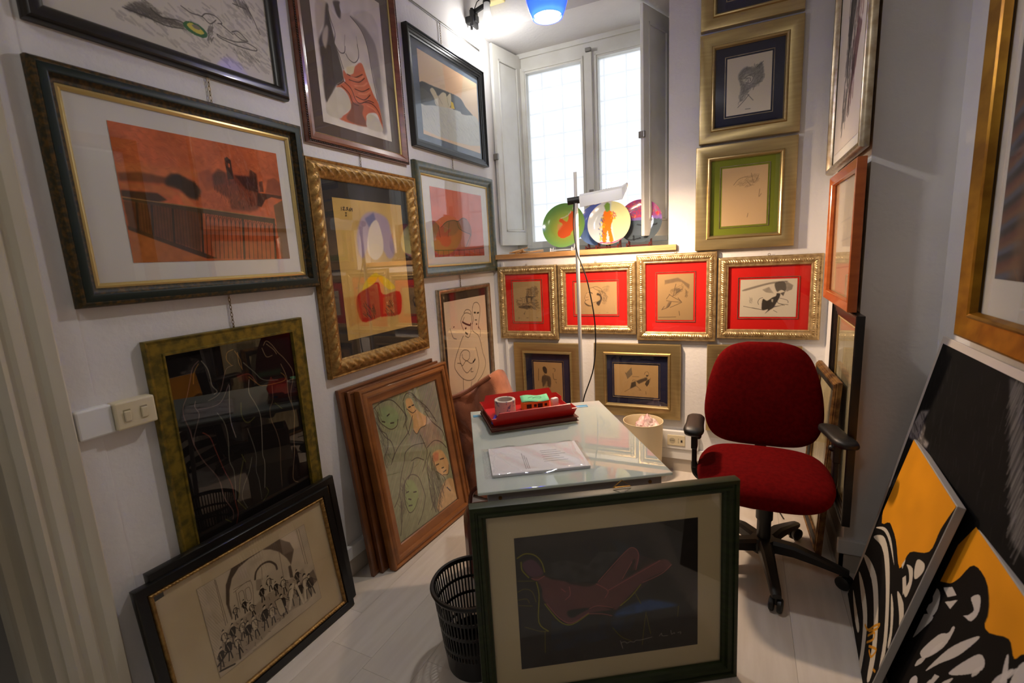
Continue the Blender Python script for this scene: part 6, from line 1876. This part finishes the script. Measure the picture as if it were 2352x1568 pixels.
MB().rbox(-.072, .072, -.098, .098, .004, .016, .002).build('crate_floor', M_dwood, wc)

# brown cloth bag in the corner
bg = thing('suede_bag', 'slouching rust brown cloth bag standing between the wall and the table', 'bag', Matrix.Translation((0, 2.32, 0)))
outl = catmull([(-1.49, 0, 0), (-1.33, 0, 0), (-1.20, 0, 0), (-1.185, 0, .35), (-1.19, 0, .60), (-1.22, 0, .70), (-1.262, 0, .775), (-1.31, 0, .75), (-1.42, 0, .665), (-1.54, 0, .625), (-1.565, 0, .57), (-1.52, 0, .3), (-1.49, 0, .0)], 5)
k = MB(); n = len(outl); cx, cz = -1.36, .36
lay = [(-.09, .90), (-.075, .97), (-.03, 1.0), (.03, 1.0), (.075, .97), (.09, .90)]
vs = []
for dy, sc in lay:
    for i, p in enumerate(outl):
        wv = .010 * math.sin(p.z * 34 + p.x * 20) * (1 if dy < 0 else .5)
        vs.append((cx + (p.x - cx) * sc, dy + wv, max(0, cz + (p.z - cz) * sc)))
k.add(vs, [(a * n + i, a * n + (i + 1) % n, (a + 1) * n + (i + 1) % n, (a + 1) * n + i) for a in range(len(lay) - 1) for i in range(n)])
for a in (0, len(lay) - 1):
    b0 = len(k.v); dy = lay[a][0] * 1.08
    for q in (.66, .33):
        for i, p in enumerate(outl): k.v.append((cx + (p.x - cx) * lay[a][1] * q, dy + .014 * math.sin(p.z * 22 + p.x * 16 + q * 5), cz + (p.z - cz) * lay[a][1] * q))
    k.v.append((cx, dy, cz))
    for i in range(n):
        j = (i + 1) % n
        k.f += [(a * n + i, a * n + j, b0 + j, b0 + i), (b0 + i, b0 + j, b0 + n + j, b0 + n + i), (b0 + n + i, b0 + n + j, b0 + 2 * n)]
k.build('cloth_body', mat('rust_cloth', (188, 116, 80), .9, c2=(160, 94, 62), scale=14, bump=.5, bscale=240, sheen=.3), bg, True, 60)
k = MB(); k.tube(catmull([(-1.27, -.075, .765), (-1.33, -.095, .725), (-1.43, -.10, .66), (-1.55, -.085, .615)], 6), [.012] * 18 + [.014], 8); k.build('rolled_hem', mat('rust_cloth', (188, 116, 80), .9), bg, True)

# ---------------------------------------------------------------- bins
wbn = thing('slotted_wastebasket', 'black slotted plastic wastebasket on the floor', 'wastebasket', Matrix.Translation((-.825, 1.238, 0)))
M_bin = mat('black_plastic', (16, 15, 15), .35)
rb, rt, HB = .105, .137, .31
def rad(z): return rb + (rt - rb) * z / HB
k = MB(); k.lathe([(rad(.0), 0), (rad(.08), .08), (rad(.08) - .003, .08), (rad(.004) - .003, .004), (.0001, .004), (.0001, 0), (rad(0), 0)], 48); k.build('solid_base', M_bin, wbn, True, 40)
k = MB(); k.lathe([(rad(.296) + .001, .296), (rad(.30) + .007, .298), (rt + .009, .306), (rt + .005, .312), (rt - .004, .311), (rad(.296) - .004, .296), (rad(.296) + .001, .296)], 48); k.build('rim', M_bin, wbn, True, 50)
for z_ in (.108, .175, .236):
    k = MB(); k.lathe([(rad(z_) + .0012, z_ - .005), (rad(z_) + .0016, z_ + .005), (rad(z_) - .003, z_ + .005), (rad(z_) - .003, z_ - .005), (rad(z_) + .0012, z_ - .005)], 48); k.build('hoop', M_bin, wbn, True, 40)
k = MB(); NS = 64
for i in range(NS):
    a = 2 * math.pi * i / NS; ca, sa = math.cos(a), math.sin(a)
    q = []
    for z_ in (.078, .30):
        for dr_, dt in ((.0008, -.0026), (.0008, .0026), (-.0022, .0026), (-.0022, -.0026)):
            r_ = rad(z_) + dr_; q.append((r_ * ca - dt * sa, r_ * sa + dt * ca, z_))
    k.add(q, [(0, 1, 5, 4), (1, 2, 6, 5), (2, 3, 7, 6), (3, 0, 4, 7)])
o = k.build('slotted_wall', M_bin, wbn); o['kind'] = 'stuff'
cb = thing('cream_bin', 'cream cylindrical bin with a crumpled bag, behind the table', 'bin', Matrix.Translation((-.539, 2.846, 0)))
k = MB(); k.lathe([(.108, 0), (.119, .36), (.121, .375), (.117, .375), (.114, .36), (.104, .006), (.0001, .006), (.0001, 0), (.108, 0)], 48); k.build('bin_body', mat('cream_bin', (222, 204, 166), .45), cb, True, 40)
pk = thing('plastic_bag', 'crumpled clear and pink plastic bag bulging from the cream bin', 'plastic bag', Matrix.Translation((-.51, 2.836, .33)))
random.seed(9)
bm = bmesh.new(); bmesh.ops.create_icosphere(bm, subdivisions=4, radius=.075)
for v in bm.verts:
    n_ = math.sin(v.co.x * 60 + 1) * math.sin(v.co.y * 52) * math.sin(v.co.z * 58 + .5)
    v.co *= 1 + .22 * n_ + random.uniform(-.05, .05); v.co.z = v.co.z * .95 + max(0, .02 - abs(v.co.x)) * 1.1
me = bpy.data.meshes.new('crumpled_film'); bm.to_mesh(me); bm.free()
link('crumpled_film', me, mat('pink_film', (226, 176, 176), .15, c2=(226, 214, 206), scale=14, coat=.5), pk)

# cable on the floor by the back wall
cbm = thing('floor_cable', 'thin dark cable lying on the floor behind the red chair', 'cable')
k = MB(); k.tube(catmull([(-.25, 2.93, .12), (-.2, 2.85, .006), (-.05, 2.7, .004), (.1, 2.66, .004), (.18, 2.72, .004), (.22, 2.6, .004)], 6), .0035, 6); k.build('cable_run', M_black, cbm, True)

# ---------------------------------------------------------------- office chair
ch = thing('office_chair', 'red upholstered swivel office chair with black armrests', 'chair', Matrix.Translation((.11, 2.178, 0)))
M_redf = mat('red_fabric', (98, 6, 7), .95, c2=(84, 4, 5), scale=60, bump=.3, bscale=420, spec=.06)
M_blk = mat('chair_black', (20, 19, 19), .45)
def cushion(name, secs, m, parent, Mx=None, ex=.62, ey=.75, n=40):
    """stack of rounded sections (position, half width, half thickness, offset)"""
    k = MB(); vs = []
    for p, hw, th, of in secs:
        for i in range(n):
            a = 2 * math.pi * i / n; c, s = math.cos(a), math.sin(a)
            vs.append(Vector((hw * math.copysign(abs(c) ** ex, c), th * math.copysign(abs(s) ** ey, s) + of, p)))
    if Mx is not None: vs = [Mx @ v for v in vs]
    q = len(secs)
    k.add(vs, [(i * n + j, i * n + (j + 1) % n, (i + 1) * n + (j + 1) % n, (i + 1) * n + j) for i in range(q - 1) for j in range(n)] + [tuple(range(n)), tuple((q - 1) * n + j for j in range(n))])
    return k.build(name, m, parent, True, 60)
def smooth_secs(keys, k=6):
    out = []
    pts = catmull([Vector((a[0], a[1], a[2])) for a in keys], k); of = catmull([Vector((a[3], 0, 0)) for a in keys], k)
    return [(p.x, max(p.y, .002), max(p.z, .002), o.x) for p, o in zip(pts, of)]
back = smooth_secs([(0, .10, .008, 0), (.012, .17, .026, 0), (.05, .222, .038, .0), (.13, .248, .043, -.004), (.24, .243, .043, -.002), (.34, .222, .041, .004), (.42, .190, .036, .010), (.468, .140, .026, .014), (.488, .07, .010, .016)], 5)
cushion('backrest', back, M_redf, ch, Matrix.Translation((-.018, .215, .475)) @ Matrix.Rotation(R(-7), 4, 'X'))
seat = smooth_secs([(-.245, .12, .012, -.020), (-.236, .17, .030, -.016), (-.20, .215, .044, -.006), (-.12, .245, .050, .002), (0, .255, .048, .002), (.12, .245, .046, 0), (.20, .215, .040, 0), (.235, .16, .026, 0), (.245, .10, .010, 0)], 5)
cushion('seat', seat, M_redf, ch, Matrix.Translation((-.018, -.055, .455)) @ Matrix(((1, 0, 0, 0), (0, 0, 1, 0), (0, 1, 0, 0), (0, 0, 0, 1))), .7, .8)
k = MB()
for z_, sx, sy in ((.425, .225, .205), (.395, .215, .195), (.380, .16, .15)):
    k.v += [(-.018 + sx * math.copysign(abs(math.cos(a)) ** .6, math.cos(a)), -.05 + sy * math.copysign(abs(math.sin(a)) ** .6, math.sin(a)), z_) for a in [2 * math.pi * i / 40 for i in range(40)]]
k.f = [(i * 40 + j, i * 40 + (j + 1) % 40, (i + 1) * 40 + (j + 1) % 40, (i + 1) * 40 + j) for i in range(2) for j in range(40)] + [tuple(range(40)), tuple(80 + j for j in range(40))]
k.build('seat_shell', M_blk, ch, True, 40)
k = MB(); k.rbox(-.09, .06, -.09, .12, .345, .385, .008); k.build('mechanism', M_blk, ch)
k = MB(); k.rbox(-.035, .005, .12, .30, .36, .385, .006); k.rbox(-.04, .01, .268, .292, .37, .70, .006, ); k.build('back_bar', M_blk, ch)
k = MB(); k.tube([(0, 0, .09), (0, 0, .22)], .028, 20); k.tube([(0, 0, .22), (0, 0, .35)], .034, 20); k.build('gas_column', M_blk, ch, True)
k = MB(); k.lathe([(.0001, .135), (.045, .13), (.055, .11), (.052, .07), (.0001, .065)], 24); k.build('hub', M_blk, ch, True)
for deg in (-83, -11, 61, 133, 205):
    a = R(deg); Mx = Matrix.Rotation(a, 4, 'Z')
    k = MB(); vs = []
    for r_, z_, wv, hv in ((.03, .105, .028, .026), (.12, .108, .025, .023), (.21, .092, .021, .017), (.29, .075, .019, .012), (.315, .070, .016, .009)):
        for sx, sz in ((-1, -1), (-1, .5), (-.6, 1), (.6, 1), (1, .5), (1, -1)): vs.append(Mx @ Vector((r_, sx * wv, z_ + sz * hv)))
    k.add(vs, [(i * 6 + j, i * 6 + (j + 1) % 6, (i + 1) * 6 + (j + 1) % 6, (i + 1) * 6 + j) for i in range(4) for j in range(6)] + [tuple(range(6)), tuple(24 + j for j in range(6))])
    lg = k.build('base_leg', M_blk, ch, True, 40)
    ck = MB(); q0 = Mx @ Vector((.30, 0, 0)); cz_ = R(deg + 70)
    ax = Vector((math.cos(cz_), math.sin(cz_), 0))
    for s in (-1, 1):
        c0 = q0 + ax * s * .006 + Vector((0, 0, .0275)); c1 = q0 + ax * s * .024 + Vector((0, 0, .0275))
        ck.tube([c0, c0.lerp(c1, .2), c0.lerp(c1, .8), c1], [.0255, .0275, .0275, .0225], 20)
    ck.tube([q0 + Vector((0, 0, .03)), q0 + Vector((0, 0, .066))], .010, 10)
    ck.build('caster', M_blk, lg, True, 40)
def arm(s, px_, y0_, y1_, spl):
    pts = [Vector((px_, y0_, 0)), Vector((px_ + spl, y1_, 0))]
    secs = []
    k = MB(); vs = []; n = 16
    for q, sc in ((0, .35), (.05, .75), (.15, 1), (.5, 1.0), (.8, 1.12), (.94, .95), (1, .45)):
        c = pts[0].lerp(pts[1], q)
        for i in range(n):
            a = 2 * math.pi * i / n; cc, ss = math.cos(a), math.sin(a)
            vs.append(Vector((c.x + .038 * sc * math.copysign(abs(cc) ** .7, cc), c.y, .645 - .012 * q + .018 * sc * math.copysign(abs(ss) ** .8, ss))))
    k.add(vs, [(i * n + j, i * n + (j + 1) % n, (i + 1) * n + (j + 1) % n, (i + 1) * n + j) for i in range(6) for j in range(n)] + [tuple(range(n)), tuple(6 * n + j for j in range(n))])
    am = k.build('armrest', M_blk, ch, True, 60)
    cxp = (pts[0].x + pts[1].x) / 2; cy_ = (y0_ + y1_) / 2
    k = MB(); k.rbox(cxp - .013, cxp + .013, cy_ - .024, cy_ + .024, .53, .63, .005); k.rbox(cxp - .010, cxp + .010, cy_ - .019, cy_ + .019, .44, .56, .005); k.build('arm_post', M_blk, am)
    k = MB(); k.tube(catmull([(cxp, cy_, .46), (cxp - s * .006, cy_, .41), (cxp - s * .05, cy_, .385), (s * .10, cy_, .378)], 5), .014, 8); k.build('arm_bracket', M_blk, am, True)
    k = MB(); k.ball((cxp - s * .016, cy_ - .01, .59), .014, 12, 8); k.build('height_knob', M_blk, am, True)
arm(-1, -.290, .06, -.155, .004)
arm(1, .215, .080, -.12, .055)
